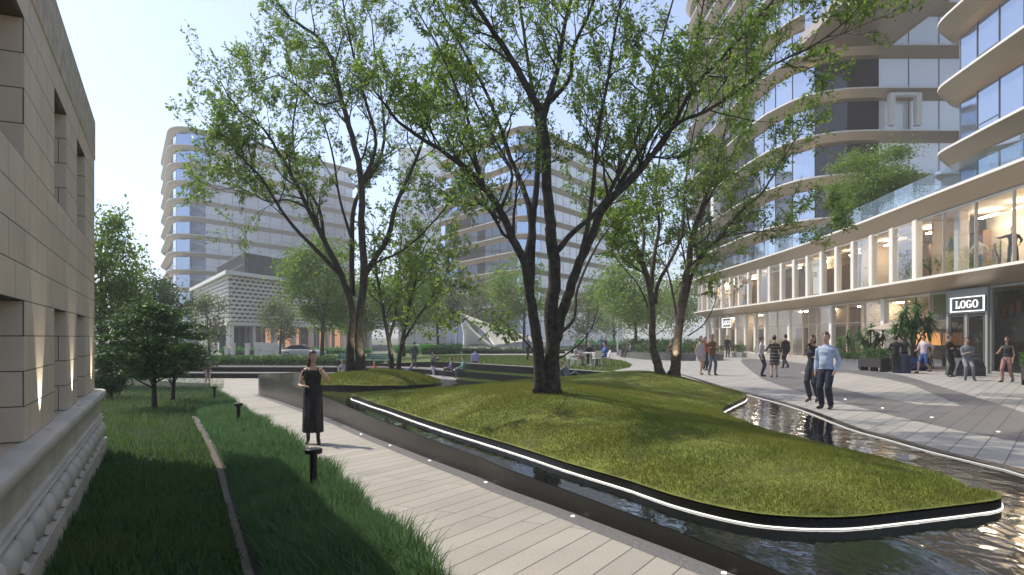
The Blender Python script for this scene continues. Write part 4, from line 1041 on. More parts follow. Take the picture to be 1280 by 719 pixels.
left = [
 ([(450, 472), (450, 440), (448, 405), (455, 345), (452, 285), (452, 230), (440, 170), (427, 125), (415, 75), (395, 45), (365, 25), (345, 0)], .23, .04, -1, 13, .35),
 ([(437, 472), (438, 430), (440, 390), (427, 345), (405, 300), (385, 260), (365, 220), (345, 185), (328, 160), (300, 140)], .19, .03, -3, 14, .4),
 ([(440, 370), (440, 300), (445, 250), (470, 210), (480, 175), (478, 130), (470, 80), (465, 30)], .13, .03, (0, 3), 13, .3),
 ([(455, 345), (485, 295), (495, 255), (520, 200), (535, 150), (548, 100), (560, 50)], .14, .03, (0, 2), 13, .35),
 ([(427, 345), (395, 312), (360, 275), (328, 225), (305, 200), (288, 182)], .10, .02, (-1, -4), 11, .4),
 ([(405, 300), (398, 260), (372, 215), (366, 160), (372, 110), (360, 70)], .09, .02, (-.5, 2.5), 12, .3),
 ([(452, 230), (470, 180), (455, 120), (440, 60), (430, 10), (425, -40)], .09, .02, (0, -3), 12, .25),
 ([(427, 125), (400, 130), (375, 110), (350, 95), (330, 100)], .05, .02, (0, -2), 7, .3),
 ([(385, 260), (360, 250), (335, 252), (312, 240), (296, 234)], .05, .015, (-1, -3), 8, .3),
 ([(465, 330), (500, 315), (530, 290), (555, 262), (575, 240)], .06, .02, (0, -3), 8, .4),
 ([(440, 300), (425, 250), (415, 190), (400, 140), (385, 90)], .07, .02, (0, 3.5), 10, .3),
]
zl2 = float(h2(np.array([-5.6]), np.array([26.0]))[0])
_, nl = big_tree('ash_tree', 'tall left tree with two close trunks on the small grass mound', ((443 - HX) / F * YL, YL, zl2 - .05), YL, left, 9, M['leaf'], M['bark'], leafL=.13, kids=(0, 6, 5), leafn=9, L=(1.1, 2.1))
print('left leaves', nl)
YV = 27.5
vee = [
 ([(490, 474), (489, 450), (486, 425), (481, 400), (476, 370), (470, 340), (468, 310)], .14, .03, -1, 9, .5),
 ([(497, 474), (499, 450), (502, 430), (507, 405), (515, 370), (522, 340), (530, 310)], .14, .03, 1, 9, .5),
 ([(486, 425), (494, 395), (497, 360), (500, 320), (503, 290)], .08, .02, (0, 1), 8, .3),
 ([(502, 430), (520, 400), (540, 370), (552, 345)], .07, .02, (0, -1), 8, .3),
]
big_tree('birch_tree', 'slender yellow green tree forked low in a V beside the tall left tree', ((493 - HX) / F * YV, YV, .3), YV, vee, 12, M['leafyel'], M['bark'], leafL=.17, kids=(0, 5, 4), leafn=6, L=(1.0, 1.8))
YR = 22.8
r1_ = [
 ([(827, 476), (822, 455), (816, 430), (813, 366), (802, 325), (789, 299), (770, 278), (752, 262)], .20, .03, -1.2, 10, .45),
 ([(813, 366), (816, 335), (819, 312), (824, 280), (820, 240), (826, 190), (835, 140)], .11, .02, (0, 1.5), 10, .3),
 ([(819, 380), (823, 354), (840, 322), (853, 290), (856, 238), (862, 190), (872, 140)], .09, .02, (0, -1.5), 10, .35),
 ([(802, 325), (805, 290), (798, 255), (790, 215), (785, 170)], .07, .02, (0, 1.5), 9, .3),
 ([(816, 400), (800, 360), (780, 335), (760, 310)], .04, .01, (0, -1), 5, .4),
]
zr = float(h1(np.array([4.66]), np.array([22.8]))[0])
big_tree('lime_tree', 'straighter left tree of the pair at the far end of the big mound', ((824 - HX) / F * YR, YR, zr - .05), YR, r1_, 21, M['leaf'], M['bark2'], leafL=.115, kids=(0, 6, 5), leafn=8, L=(.8, 1.5))
r2_ = [
 ([(843, 476), (845, 450), (847, 430), (852, 379), (859, 338), (864, 306), (872, 274), (888, 232), (900, 190), (912, 140)], .22, .03, -.8, 12, .4),
 ([(855, 385), (863, 350), (882, 315), (901, 296), (926, 264), (952, 242), (978, 200), (1000, 165)], .10, .015, (0, -2), 13, .3),
 ([(848, 420), (843, 380), (834, 338), (822, 318)], .07, .02, (0, 1.5), 6, .4),
 ([(864, 306), (880, 260), (905, 215), (925, 170), (940, 120)], .07, .02, (0, 1.5), 11, .25),
 ([(860, 420), (880, 405), (893, 380), (898, 350)], .03, .01, (0, -.5), 3, .5),
 ([(901, 296), (940, 290), (975, 288), (1010, 282)], .035, .01, (-.8, -2), 6, .3),
]
big_tree('lime_tree', 'forking right tree of the far mound pair, leaning toward the shops', ((846 - HX) / F * YR, YR, zr - .05), YR, r2_, 22, M['leaf'], M['bark2'], leafL=.115, kids=(0, 6, 5), leafn=8, L=(.8, 1.5))
# trunk uplights
for x, y, Y in ((458, 466, 25.6), (502, 470, 27.1), (837, 469, 22.4)):
    p = atY(x, y, Y); f = MB(); f.lathe([(0, 0), (.06, 0), (.07, .10), (.05, .14), (0, .14)], 12, p)
    tag(f.build('tree_uplight', M['black'], loc=p), {458: 'small black uplight at the foot of the tall left tree', 502: 'small black uplight at the foot of the V forked slender tree', 837: 'small black uplight between the pair of brown trunks'}[x], 'spotlight')
    ld = bpy.data.lights.new('tree_uplight_lamp', 'SPOT'); ld.energy = 90; ld.color = (1, .88, .68); ld.spot_size = R(40); ld.spot_blend = .6; ld.shadow_soft_size = .05
    lo = bpy.data.objects.new('tree_uplight_lamp', ld); C.objects.link(lo); lo.location = (p[0], p[1], p[2] + .18)
    lo.rotation_euler = Vector((-.28 if x != 837 else .3, .12, 1)).to_track_quat('-Z', 'Y').to_euler()

# generic trees further off
def tree(name, label, loc, H, cr, m_leaf, nleaf, lsize, seed, trunk_h=.3, rz=None, flat=1.0, clumps=34, bark=None, group=None, lean=.05, r0=None, cat='tree', crz=None, sgr=(.14, .30)):
    r_ = np.random.default_rng(seed); root = empty(name, label, cat, loc, 0, group)
    mb = MB(); loc = np.array(loc); th = H * trunk_h; rr = r0 or H * .016
    cz = (H + th) / 2; crz = crz or (H - th) / 2
    top = np.array([r_.normal(0, lean * H), r_.normal(0, lean * H), H * .82])
    ctl = [np.zeros(3), np.array([top[0] * .2, top[1] * .2, th]), np.array([top[0] * .6, top[1] * .6, H * .55]), top]
    P = catmull([tuple(c + loc) for c in ctl], 5); mb.tube(P, [rr * (1.25 - 1.1 * i / (len(P) - 1)) for i in range(len(P))], 8)
    cc = []
    for k in range(clumps):
        u = unit(r_.normal(size=3)); rad = r_.uniform(.25, 1) ** .45
        c = np.array([u[0] * cr * rad, u[1] * cr * rad, cz + u[2] * crz * rad]); cc.append(c)
        if k % 2 == 0:
            t = r_.uniform(.25, .9); i = int(t * (len(P) - 1)); s0 = np.array(P[i]); e = c + loc
            mid = (s0 + e) / 2 + np.array([0, 0, -.06 * H * r_.uniform(0, 1)])
            mb.tube(catmull([tuple(s0), tuple(mid), tuple(e)], 4), [rr * .38 * (1 - .85 * q / 8) for q in range(9)], 5, cap=False)
    mb.build('trunk', bark or M['bark'], root, smooth=True)
    cc = np.array(cc); idx = r_.integers(0, len(cc), nleaf); sg = cr * r_.uniform(*sgr, len(cc))
    pos = cc[idx] + r_.normal(size=(nleaf, 3)) * sg[idx][:, None] * np.array([1, 1, flat * .8])
    d = r_.normal(size=(nleaf, 3)) + np.array([0, 0, -.3]); d[:, 2] *= flat; d /= np.linalg.norm(d, axis=1, keepdims=True)
    L_ = lsize * r_.uniform(.7, 1.3, nleaf)
    leaf_mesh('crown', pos + loc, d, L_, L_ * .5, m_leaf, root, r_)
    return root
def px_tree(x, Y, zb_, ytop, **k):
    z1 = CZ + (HY - ytop) * Y / F; return ((x - HX) / F * Y, Y, zb_), z1 - zb_
def T(name, label, x, Y, zb_, ytop, wpx, m, n, ls, seed, **k):
    loc, H = px_tree(x, Y, zb_, ytop); return tree(name, label, loc, H, wpx / 2 * Y / F, m, n, ls, seed, **k)
T('maple_tree', 'low dark spreading maple with a short trunk in the left lawn', 193, 23.4, -.66, 376, 126, M['leafdk'], 13000, .12, 31, trunk_h=.24, flat=.28, clumps=64, sgr=(.09, .19), r0=.08)
T('maple_tree', 'second dark maple partly hidden behind the low spreading maple', 216, 27.5, -.74, 396, 62, M['leafdk'], 5000, .13, 32, trunk_h=.2, flat=.35, clumps=34, sgr=(.10, .22), r0=.07)
T('tall_tree', 'tall light green tree just past the end of the limestone building', 126, 40, -1.0, 258, 95, M['leafyel'], 9000, .24, 33, trunk_h=.25, clumps=40)
T('tall_tree', 'mid green tree behind the dark maple and left of the white tower', 190, 56, -1.0, 340, 80, M['leafdk'], 6000, .28, 34, trunk_h=.15, clumps=34)
T('dark_shrub', 'dark rounded shrub at the foot of the limestone building far end', 140, 29, -.9, 432, 50, M['leafdk'], 5000, .13, 35, trunk_h=.1, clumps=22, cat='shrub')
T('thin_tree', 'thin grey green tree at the left corner of the patterned building', 262, 76, -.5, 366, 46, M['leafgrey'], 3200, .26, 36, trunk_h=.25, clumps=22)
T('thin_tree', 'thin grey green tree in front of the wavy screen', 350, 76, -.5, 364, 50, M['leafgrey'], 3200, .26, 37, trunk_h=.25, clumps=22)
T('street_tree', 'bright yellow green tree behind the tall left tree trunk', 402, 60, -.3, 300, 86, M['leafyel'], 9000, .28, 38, trunk_h=.3, clumps=34)
T('street_tree', 'shorter yellow green tree between the tall left tree and the V forked one', 440, 66, -.2, 345, 70, M['leafyel'], 5500, .28, 39, trunk_h=.3, clumps=28)
T('street_tree', 'yellow green tree behind the V forked tree', 505, 64, -.1, 325, 90, M['leafyel'], 7500, .28, 40, trunk_h=.3, clumps=34)
T('thin_tree', 'grey green tree left of the white sail canopy', 548, 74, 0, 335, 64, M['leafgrey'], 4500, .28, 41, trunk_h=.25, clumps=28)
T('thin_tree', 'grey green tree above the white sail canopy in front of the blue tower', 615, 92, -.3, 352, 62, M['leafgrey'], 4000, .32, 42, trunk_h=.25, clumps=26)
T('street_tree', 'bright green tree seen between the twin trunks of the central tree', 655, 78, 0, 325, 80, M['leaf'], 5000, .32, 43, trunk_h=.3, clumps=26)
T('thin_tree', 'pale green sapling on the far paving right of the central trunks', 732, 80, 0, 358, 50, M['leafgrey'], 3500, .28, 44, trunk_h=.2, clumps=24)
T('street_tree', 'round bright green tree in the dark planter left of the shop building', 795, 62, .3, 330, 92, M['leaf'], 8000, .26, 45, trunk_h=.3, clumps=34)
T('street_tree', 'green tree at the far corner of the shop building', 850, 98, 0, 345, 70, M['leafyel'], 5000, .34, 46, trunk_h=.25, clumps=28)
T('street_tree', 'distant green tree in the gap left of the shop building', 768, 112, -.3, 352, 70, M['leafyel'], 4500, .38, 47, trunk_h=.25, clumps=28)
T('street_tree', 'distant pale tree beyond the lamp posts', 815, 125, -.4, 350, 80, M['leafgrey'], 4500, .42, 48, trunk_h=.2, clumps=28)
T('terrace_tree', 'spreading green tree on the roof terrace of the shop building', 1094, 45.5, 8.45, 182, 100, M['leaf'], 17000, .15, 49, trunk_h=.2, flat=.5, clumps=46)
T('terrace_tree', 'lower green tree left of the spreading tree on the roof terrace', 1058, 47.5, 8.45, 228, 60, M['leaf'], 6000, .16, 50, trunk_h=.15, flat=.6, clumps=30)
# hedges
def hedge(name, label, pts, wd, z0, h, m, n, ls, seed, group=None, kind=None, cat='hedge'):
    r_ = np.random.default_rng(seed); P = np.array(resample(pts, .4)); nn_ = np.array(normals2([tuple(p) for p in P]))
    i = r_.integers(0, len(P), n); o = r_.uniform(-1, 1, n); zz = r_.uniform(0, 1, n) ** .6
    bump = .88 + .12 * np.sin(i * 1.7) + r_.normal(0, .05, n)
    x = P[i, 0] + nn_[i, 0] * o * wd / 2 + r_.uniform(-.2, .2, n); y = P[i, 1] + nn_[i, 1] * o * wd / 2 + r_.uniform(-.2, .2, n)
    zf = np.array([z0(a, b) for a, b in zip(x, y)]) if callable(z0) else np.full(n, z0)
    pos = np.stack([x, y, zf + zz * h * bump], 1); d = r_.normal(size=(n, 3)) + np.array([0, 0, .5]); d /= np.linalg.norm(d, axis=1, keepdims=True)
    L_ = ls * r_.uniform(.7, 1.3, n); c = P[len(P) // 2]; l0 = (float(c[0]), float(c[1]), float(z0(*c) if callable(z0) else z0))
    root = empty(name, label, cat, l0, 0, group)
    leaf_mesh('foliage', pos, d, L_, L_ * .5, m, root, r_)
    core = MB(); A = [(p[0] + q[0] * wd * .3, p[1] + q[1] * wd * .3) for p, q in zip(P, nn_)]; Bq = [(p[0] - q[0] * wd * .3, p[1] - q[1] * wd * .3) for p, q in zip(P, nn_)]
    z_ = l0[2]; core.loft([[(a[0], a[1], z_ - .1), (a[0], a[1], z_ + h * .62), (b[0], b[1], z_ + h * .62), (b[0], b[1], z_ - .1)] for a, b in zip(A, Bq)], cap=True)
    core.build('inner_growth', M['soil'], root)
    return root
hedge('hedge', 'long loose green hedge on the planter above the left terraces', [(-24, 52.6), (-14.5, 52.2), (-9.5, 51.6)], 1.6, -.33, .62, M['hedge'], 9000, .16, 61)
hedge('hedge', 'bright green clipped hedge along the pavement in front of the patterned building', [(-34.5, 86), (-26, 86), (-17, 86.5)], 1.0, -.6, 1.0, M['hedgebright'], 6000, .2, 62)
hedge('hedge', 'bright green clipped hedge across the road behind the V forked tree', [(-14, 87), (-9, 87)], 1.0, -.6, 1.3, M['hedgebright'], 2600, .2, 63)
hedge('hedge', 'bright green clipped hedge behind the people on the steps left of the sail canopy', [(-9, 72), (-5.2, 72)], 1.0, 0, .95, M['hedgebright'], 2200, .17, 64)
hedge('hedge', 'bright green far hedge beyond the lamp posts', [(9, 100), (22, 100)], 1.2, -.6, 1.9, M['hedgebright'], 4500, .25, 65)
hedge('hedge', 'mixed low planting strip in front of the sail canopy', [(-4.8, 70), (2, 70.5), (6, 71)], 1.0, 0.02, .55, M['hedge'], 3600, .16, 66)
hedge('terrace_planting', 'low planting along the glass balustrade of the roof terrace', [(22.6, 39), (23.4, 48), (23.9, 56)], 1.0, 8.47, .75, M['leaf'], 4200, .14, 68)
# planter bench with shrubs
pp = catmull([(9.7, 66), (9.2, 60), (9.3, 53.5), (10.6, 50), (13.2, 49.2), (15.2, 52), (14.2, 60), (12.2, 66.5)], 4, True)
pb = empty('planter_bench', 'dark curved stone planter bench full of shrubs by the far paving', 'planter', (11.5, 57, .03))
b = MB(); b.prism(pp, .03, .48); b.build('planter_wall', M['dkgrey'], pb)
r_ = np.random.default_rng(70); n = 6500; X = r_.uniform(9, 15.3, n * 2); Y = r_.uniform(49, 67, n * 2); ok = inside(pp, X, Y) & (polydist(pp, X, Y) > .35); X = X[ok][:n]; Y = Y[ok][:n]
hh = .48 + r_.uniform(0, 1, len(X)) ** .7 * (.45 + .55 * np.abs(np.sin(X * 1.3) * np.cos(Y * .9)))
d = r_.normal(size=(len(X), 3)) + np.array([0, 0, .6]); d /= np.linalg.norm(d, axis=1, keepdims=True); L_ = .2 * r_.uniform(.7, 1.3, len(X))
leaf_mesh('shrubs', np.stack([X, Y, hh], 1), d, L_, L_ * .5, M['leafdk'], pb, r_)
# ================================================================== people
SKIN = [mat('skin_light', (.52, .32, .23), .55), mat('skin_tan', (.40, .23, .15), .55), mat('skin_dark', (.16, .085, .055), .5)]
HAIR = {'dark': mat('hair_dark', (.018, .013, .011), .45, noise=.4, nscale=60), 'brown': mat('hair_brown', (.06, .032, .02), .45, noise=.4, nscale=60), 'grey': mat('hair_grey', (.25, .24, .23), .5), 'blond': mat('hair_blond', (.35, .24, .12), .5)}
_cl = {}
def cloth(c, pat=None):
    k = (tuple(c), pat)
    if k not in _cl:
        _cl[k] = mat('cloth_%d' % len(_cl), c, .85, noise=.18, nscale=14, bump=.35, bscale=22)
        if pat == 'stripes':
            m = _cl[k]; nt = m.node_tree; b = [n for n in nt.nodes if n.type == 'BSDF_PRINCIPLED'][0]
            tc = nt.nodes.new('ShaderNodeTexCoord'); wv = nt.nodes.new('ShaderNodeTexWave'); wv.bands_direction = 'Z'; wv.inputs['Scale'].default_value = 2.4; wv.inputs['Distortion'].default_value = .2
            rp = nt.nodes.new('ShaderNodeValToRGB'); rp.color_ramp.elements[0].position = .90; rp.color_ramp.elements[1].position = .97; rp.color_ramp.elements[0].color = (*c, 1); rp.color_ramp.elements[1].color = (.3, .27, .23, 1)
            nt.links.new(tc.outputs['Object'], wv.inputs[0]); nt.links.new(wv.outputs[0], rp.inputs[0]); nt.links.new(rp.outputs[0], b.inputs['Base Color'])
    return _cl[k]
SHOE = mat('shoe_black', (.014, .013, .013), .35); SHOEB = mat('shoe_brown', (.09, .05, .03), .45); SHOEW = mat('shoe_white', (.6, .6, .58), .5); LIPS = mat('lips', (.35, .08, .07), .4)
EYEW = mat('eye_white', (.7, .68, .65), .2); EYED = mat('eye_dark', (.02, .015, .012), .2); TIGHTS = mat('black_tights', (.02, .018, .02), .6)
def ik(a, t, l1, l2, pole):
    a, t, pole = np.array(a, float), np.array(t, float), np.array(pole, float)
    v = t - a; d = np.linalg.norm(v)
    if d > (l1 + l2) * .995: v = v / d * (l1 + l2) * .995; d = (l1 + l2) * .995
    x = (l1 * l1 - l2 * l2 + d * d) / (2 * d); h = math.sqrt(max(0, l1 * l1 - x * x)); u = v / d
    p = pole - u * np.dot(pole, u); p = unit(p)
    return a + u * x + p * h, a + v
NPEOPLE = 0
def person(label, loc, heading=0, female=False, H=1.74, hipz=.92, lean=0.0, feet=None, hands=None, top=(.6, .6, .6), sleeve='long', bottom=(.05, .05, .07), legs='long', shoes=SHOE, hair='dark', hairlen='short',
           skin=0, dress=None, jacket=False, headyaw=0, headpitch=0, near=False, heels=0, elbow_out=.5, group=None, knee=(0, -1, .15), pat=None, apart=.10, loose=0.0, belly=0):
    global NPEOPLE; NPEOPLE += 1
    s = H / 1.75; root = empty('person', label, 'person', loc, heading, group)
    vox = .0095 if near else .015
    mb = MB(); segs = []                    # (label, a, b, ra, rb)
    def V(*p): return np.array(p, float)
    def tube(lbl, pts, rad, n=12, add=True, sq=None):
        if add: mb.tube([tuple(p) for p in pts], list(rad), n)
        for i in range(len(pts) - 1): segs.append((lbl, np.array(pts[i]), np.array(pts[i + 1]), rad[i], rad[i + 1]))
    Rl = np.array([[1, 0, 0], [0, math.cos(lean), -math.sin(lean)], [0, math.sin(lean), math.cos(lean)]])
    hc = V(0, 0, hipz)
    def tp(x, y, h): return hc + Rl @ V(x, y, h)
    if female: prof = [(-.11, .09, .085, 0), (-.06, .155, .115, .01), (.0, .168, .118, .012), (.09, .145, .10, 0), (.17, .122, .09, -.005), (.26, .14, .105, -.01), (.34, .155, .122, -.018), (.41, .155, .095, 0), (.465, .12, .075, .005), (.50, .06, .055, .008), (.56, .048, .05, 0), (.64, .046, .05, -.01)]
    else: prof = [(-.11, .10, .09, 0), (-.06, .15, .115, 0), (.0, .163, .12, .005), (.10, .152, .112 + belly, -belly * .6), (.18, .150, .108 + belly, -belly * .6), (.28, .168, .118, 0), (.37, .183, .125, 0), (.44, .185, .108, .005), (.495, .13, .085, .01), (.53, .068, .064, .012), (.58, .057, .06, 0), (.655, .054, .058, -.01)]
    rings = []
    for h, rx, ry, dy in prof:
        k = 1 + loose * .35 if -.05 < h < .46 else 1
        rings.append([tuple(tp(rx * k * math.cos(a), dy + ry * k * math.sin(a), h)) for a in [2 * PI * q / 18 for q in range(18)]])
    mb.loft(rings, cap=True)
    for (h, rx, ry, dy), (h2_, rx2, ry2, dy2) in zip(prof, prof[1:]):
        lbl = 'hips' if h2_ <= .03 else ('neck' if h >= (.465 if female else .495) else ('chest' if h >= .33 and female else 'torso'))
        for x in (-.5, 0, .5): segs.append((lbl, tp(rx * x, dy, h), tp(rx2 * x, dy2, h2_), ry, ry2))
    hcz = .705 if not female else .69
    hd = tp(0, -.018, hcz)
    Mh = np.array(Matrix.Rotation(headyaw, 3, 'Z') @ Matrix.Rotation(headpitch + lean * .3, 3, 'X'))
    hs = .97 if female else 1.0
    def hp(x, y, z): return hd + Mh @ (V(x, y, z) * hs)
    Mm = Matrix(Mh.tolist())
    mb.ell(hd, (.074 * hs, .094 * hs, .110 * hs), 16, 12, 0, Mm); mb.ell(hp(0, -.028, -.058), (.054 * hs, .062 * hs, .062 * hs), 12, 8, 0, Mm); mb.ell(hp(0, -.064, -.012), (.03, .03, .05), 8, 6, 0, Mm)
    mb.ell(hp(0, -.098, -.018), (.012, .020, .020), 8, 6, 0, Mm); mb.ell(hp(.076, .012, -.008), (.010, .022, .032), 8, 6, 0, Mm); mb.ell(hp(-.076, .012, -.008), (.010, .022, .032), 8, 6, 0, Mm)
    mb.ell(hp(0, -.088, .022), (.05, .012, .010), 8, 6, 0, Mm)
    segs.append(('head', hp(0, 0, -.03), hp(0, 0, .03), .09, .09))
    # legs
    tr = .012 + loose if legs == 'long' else 0
    for k, sg in enumerate((-1, 1)):
        f = feet[k] if feet else (sg * apart, .01 * sg, .085 + heels)
        hj = hc + V(sg * .088, 0, -.02)
        kn, an = ik(hj, f, .435, .42, (knee[0] * sg, knee[1], knee[2]))
        q = lambda a, b, t: a + (b - a) * t
        tube('thigh', [hj, q(hj, kn, .35), q(hj, kn, .8), kn], [.092, .085 + tr * .5, .064 + tr, .058 + tr])
        tube('shin', [kn, q(kn, an, .3), q(kn, an, .75), an], [.057 + tr, .056 + tr, .042 + tr * 1.3, .036 + tr * 1.4])
        mb.ell(kn, (.062 + tr,) * 3, 12, 8)
        toe = unit(V(.15 * sg, -1, 0)) if not feet or len(f) < 4 else V(*f[3])
        an = np.array(f[:3], float)
        tube('foot', [an + V(0, .035, -.045 - heels * .35), an + toe * .05 + V(0, 0, -.045 - heels * .35), an + toe * .12 + V(0, 0, -.052 - heels * .8), an + toe * .19 + V(0, 0, -.058 - heels)], [.034, .040, .038, .024])
        tube('foot', [an, an + V(0, .0, -.05)], [.036 + tr * .5, .036])
        if heels: tube('foot', [an + V(0, .05, -.05), an + V(0, .055, -.082 - heels)], [.016, .010], 8)
    # arms
    fing = MB()
    for k, sg in enumerate((-1, 1)):
        sj = tp(sg * (.155 if female else .178), .005, .415 if female else .43)
        w = hands[k] if hands and hands[k] is not None else (sg * (.22 if female else .25), -.05, hipz - .095)
        el, wr = ik(sj, w[:3], .285, .25, (sg * elbow_out, .8, -.35))
        q = lambda a, b, t: a + (b - a) * t
        lo_ = .008 + loose * .6 if sleeve == 'long' else 0; lu = .006 + loose * .6 if sleeve in ('long', 'short') else 0
        fa = .82 if female else 1.0
        tube('torso' if sleeve != 'none' else 'uparm', [tp(sg * .09, 0, .43), sj], [.07 * fa, .062 * fa + lu])
        tube('uparm', [sj, q(sj, el, .4), el], [.060 * fa + lu, .052 * fa + lu, .043 * fa + lu])
        tube('forearm', [el, q(el, wr, .35), q(el, wr, .85), wr], [.043 * fa + lo_, .042 * fa + lo_, .030 * fa + lo_, .027 * fa])
        mb.ell(el, (.045 * fa + max(lo_, lu),) * 3, 10, 8)
        fd = unit(wr - el)
        if len(w) > 3: fd = unit(np.array(w[3], float))
        sd_ = unit(np.cross(fd, V(0, 0, 1) if abs(fd[2]) < .9 else V(0, -1, 0)) + V(0, 0, 0)); nm = np.cross(sd_, fd)
        if abs(fd[2]) > .7: sd_ = unit(V(0, -1, 0) - fd * np.dot(V(0, -1, 0), fd)); nm = np.cross(fd, sd_) * sg
        else: nm = -np.abs(1) * unit(V(0, 0, 1) - fd * fd[2])
        hsz = (.9 if female else 1.0)
        pc = wr + fd * .045 * hsz
        tube('hand', [wr, pc, wr + fd * .085 * hsz], [.026 * hsz, .032 * hsz, .030 * hsz], 8)
        for j in range(4):
            o = (j - 1.5) * .0175 * hsz; Lf = [.066, .076, .071, .056][j] * hsz
            b0 = wr + fd * .075 * hsz + sd_ * o; c1 = b0 + fd * (Lf * .45 + .012) + nm * .006; c2 = c1 + unit(fd * .75 + nm * .65) * Lf * .33; c3 = c2 + unit(fd * .35 + nm * .95) * Lf * .25
            fing.tube([tuple(b0), tuple(c1), tuple(c2), tuple(c3)], [.0092, .0088, .008, .0062], 6)
        t0 = wr + fd * .028 * hsz + sd_ * .022 * hsz * -1; t1 = t0 + unit(fd * .6 - sd_ * .8 + nm * .2) * .034 * hsz; t2 = t1 + unit(fd * .95 - sd_ * .25 + nm * .35) * .028 * hsz
        fing.tube([tuple(t0), tuple(t1), tuple(t2)], [.0115, .0105, .0075], 6)
    # one continuous skin
    tmp = bpy.data.meshes.new('tmp'); tmp.from_pydata(mb.v, [], mb.f); to = bpy.data.objects.new('tmp', tmp); C.objects.link(to)
    md = to.modifiers.new('r', 'REMESH'); md.mode = 'VOXEL'; md.voxel_size = vox; ms = to.modifiers.new('s', 'SMOOTH'); ms.iterations = 3; ms.factor = .5
    dg = bpy.context.evaluated_depsgraph_get(); ev = to.evaluated_get(dg); me = bpy.data.meshes.new_from_object(ev, depsgraph=dg)
    bpy.data.objects.remove(to); bpy.data.meshes.remove(tmp); me.name = 'body'
    nb = len(me.polygons); co_ = np.zeros(nb * 3); me.polygons.foreach_get('center', co_); co_ = co_.reshape(-1, 3)
    best = np.full(nb, 1e9); lab = np.zeros(nb, int); names = ['hips', 'torso', 'chest', 'neck', 'head', 'thigh', 'shin', 'foot', 'uparm', 'forearm', 'hand']
    for l, a, b, ra, rb in segs:
        d = b - a; t = np.clip(((co_ - a) @ d) / (d @ d + 1e-12), 0, 1); dist = np.linalg.norm(co_ - a - t[:, None] * d, axis=1) - (ra + (rb - ra) * t)
        m_ = dist < best; best[m_] = dist[m_]; lab[m_] = names.index(l)
    sk = SKIN[skin]; tc_ = cloth(top, pat); bc = cloth(bottom)
    leg_m = TIGHTS if legs == 'tights' else (bc if legs == 'long' else sk)
    mm = {'hips': tc_ if jacket else bc, 'torso': tc_, 'chest': sk if (dress and sleeve == 'none') else tc_, 'neck': sk, 'head': sk, 'thigh': bc if legs in ('long', 'shorts', 'skirt') else leg_m, 'shin': leg_m, 'foot': shoes, 'uparm': tc_ if sleeve != 'none' else sk, 'forearm': tc_ if sleeve == 'long' else sk, 'hand': sk}
    slots = []
    for n_ in names:
        if mm[n_] not in slots: slots.append(mm[n_])
    for m_ in slots: me.materials.append(m_)
    idx = np.array([slots.index(mm[n_]) for n_ in names])[lab].astype(np.int32)
    nk = idx.copy()
    # add the fingers to the same mesh
    bm = bmesh.new(); bm.from_mesh(me); 
    for i_, f_ in enumerate(bm.faces): f_.material_index = int(nk[i_]); f_.smooth = True
    vs = [bm.verts.new(p) for p in fing.v]
    for f_ in fing.f:
        try: ff = bm.faces.new([vs[i_] for i_ in f_]); ff.material_index = slots.index(sk); ff.smooth = True
        except ValueError: pass
    for v in bm.verts: v.co *= s
    bm.to_mesh(me); bm.free()
    link_mesh('body', me, root)
    def child(name, b, m, smooth=True):
        b.v = [tuple(np.array(p) * s) for p in b.v]; return b.build(name, m, root, smooth=smooth, world=False)
    # hair
    if hairlen != 'none':
        hb = MB(); rr = []
        n, m = 22, 14
        hr = (.087 * hs, .107 * hs, .122 * hs); c = V(0, .010, .012)
        full = MB(); full.ell((0, 0, 0), hr, n, m)
        keep = []
        for f_ in full.f:
            cc = np.mean([full.v[i_] for i_ in f_], axis=0) + c
            face_zone = cc[1] < -.030 and cc[2] < .055 and abs(cc[0]) < .078
            low = cc[2] < (-.055 if hairlen == 'short' else -.09) or (cc[1] < .005 and cc[2] < -.0)
            if face_zone or low: continue
            keep.append(f_)
        hb.add([tuple(hp(*(np.array(p) + c + np.random.RandomState(int(abs(p[0] * 1e5)) % 9999).normal(0, .0015, 3)))) for p in full.v], keep)
        if hairlen == 'long':
            hb.loft([[tuple(hp(x * math.cos(a), y0 + y * math.sin(a), z)) for a in [2 * PI * q / 14 for q in range(14)]] for z, x, y, y0 in ((.03, .082, .07, .03), (-.06, .085, .062, .035), (-.13, .082, .05, .05), (-.21, .074, .042, .062), (-.27, .05, .028, .07), (-.30, .02, .012, .072))], cap=True)
        elif hairlen == 'bun': hb.ell(hp(0, .10, .04), (.045, .045, .045), 10, 8)
        elif hairlen == 'bob':
            hb.loft([[tuple(hp(x * math.cos(a), .025 + y * math.sin(a), z)) for a in [2 * PI * q / 14 for q in range(14)]] for z, x, y in ((.03, .084, .08), (-.06, .088, .075), (-.11, .08, .062))], cap=True)
        child('hair', hb, HAIR[hair])
    if near:
        for nm_, m_, pts in (('eyes', EYEW, [(.030, -.083, .004, .0135), (-.030, -.083, .004, .0135)]), ('pupils', EYED, [(.030, -.0945, .004, .006), (-.030, -.0945, .004, .006)])):
            eb = MB()
            for x, y, z, r_ in pts: eb.ell(hp(x, y, z), (r_, r_ * .7, r_ * .75), 10, 8, 0, Mm)
            child(nm_, eb, m_)
        lb_ = MB(); lb_.ell(hp(0, -.090, -.058), (.022, .009, .008), 10, 6, 0, Mm); child('lips', lb_, LIPS)
        bb = MB()
        for x in (-.03, .03): bb.ell(hp(x, -.091, .028), (.02, .005, .004), 8, 5, 0, Mm)
        child('eyebrows', bb, HAIR[hair])
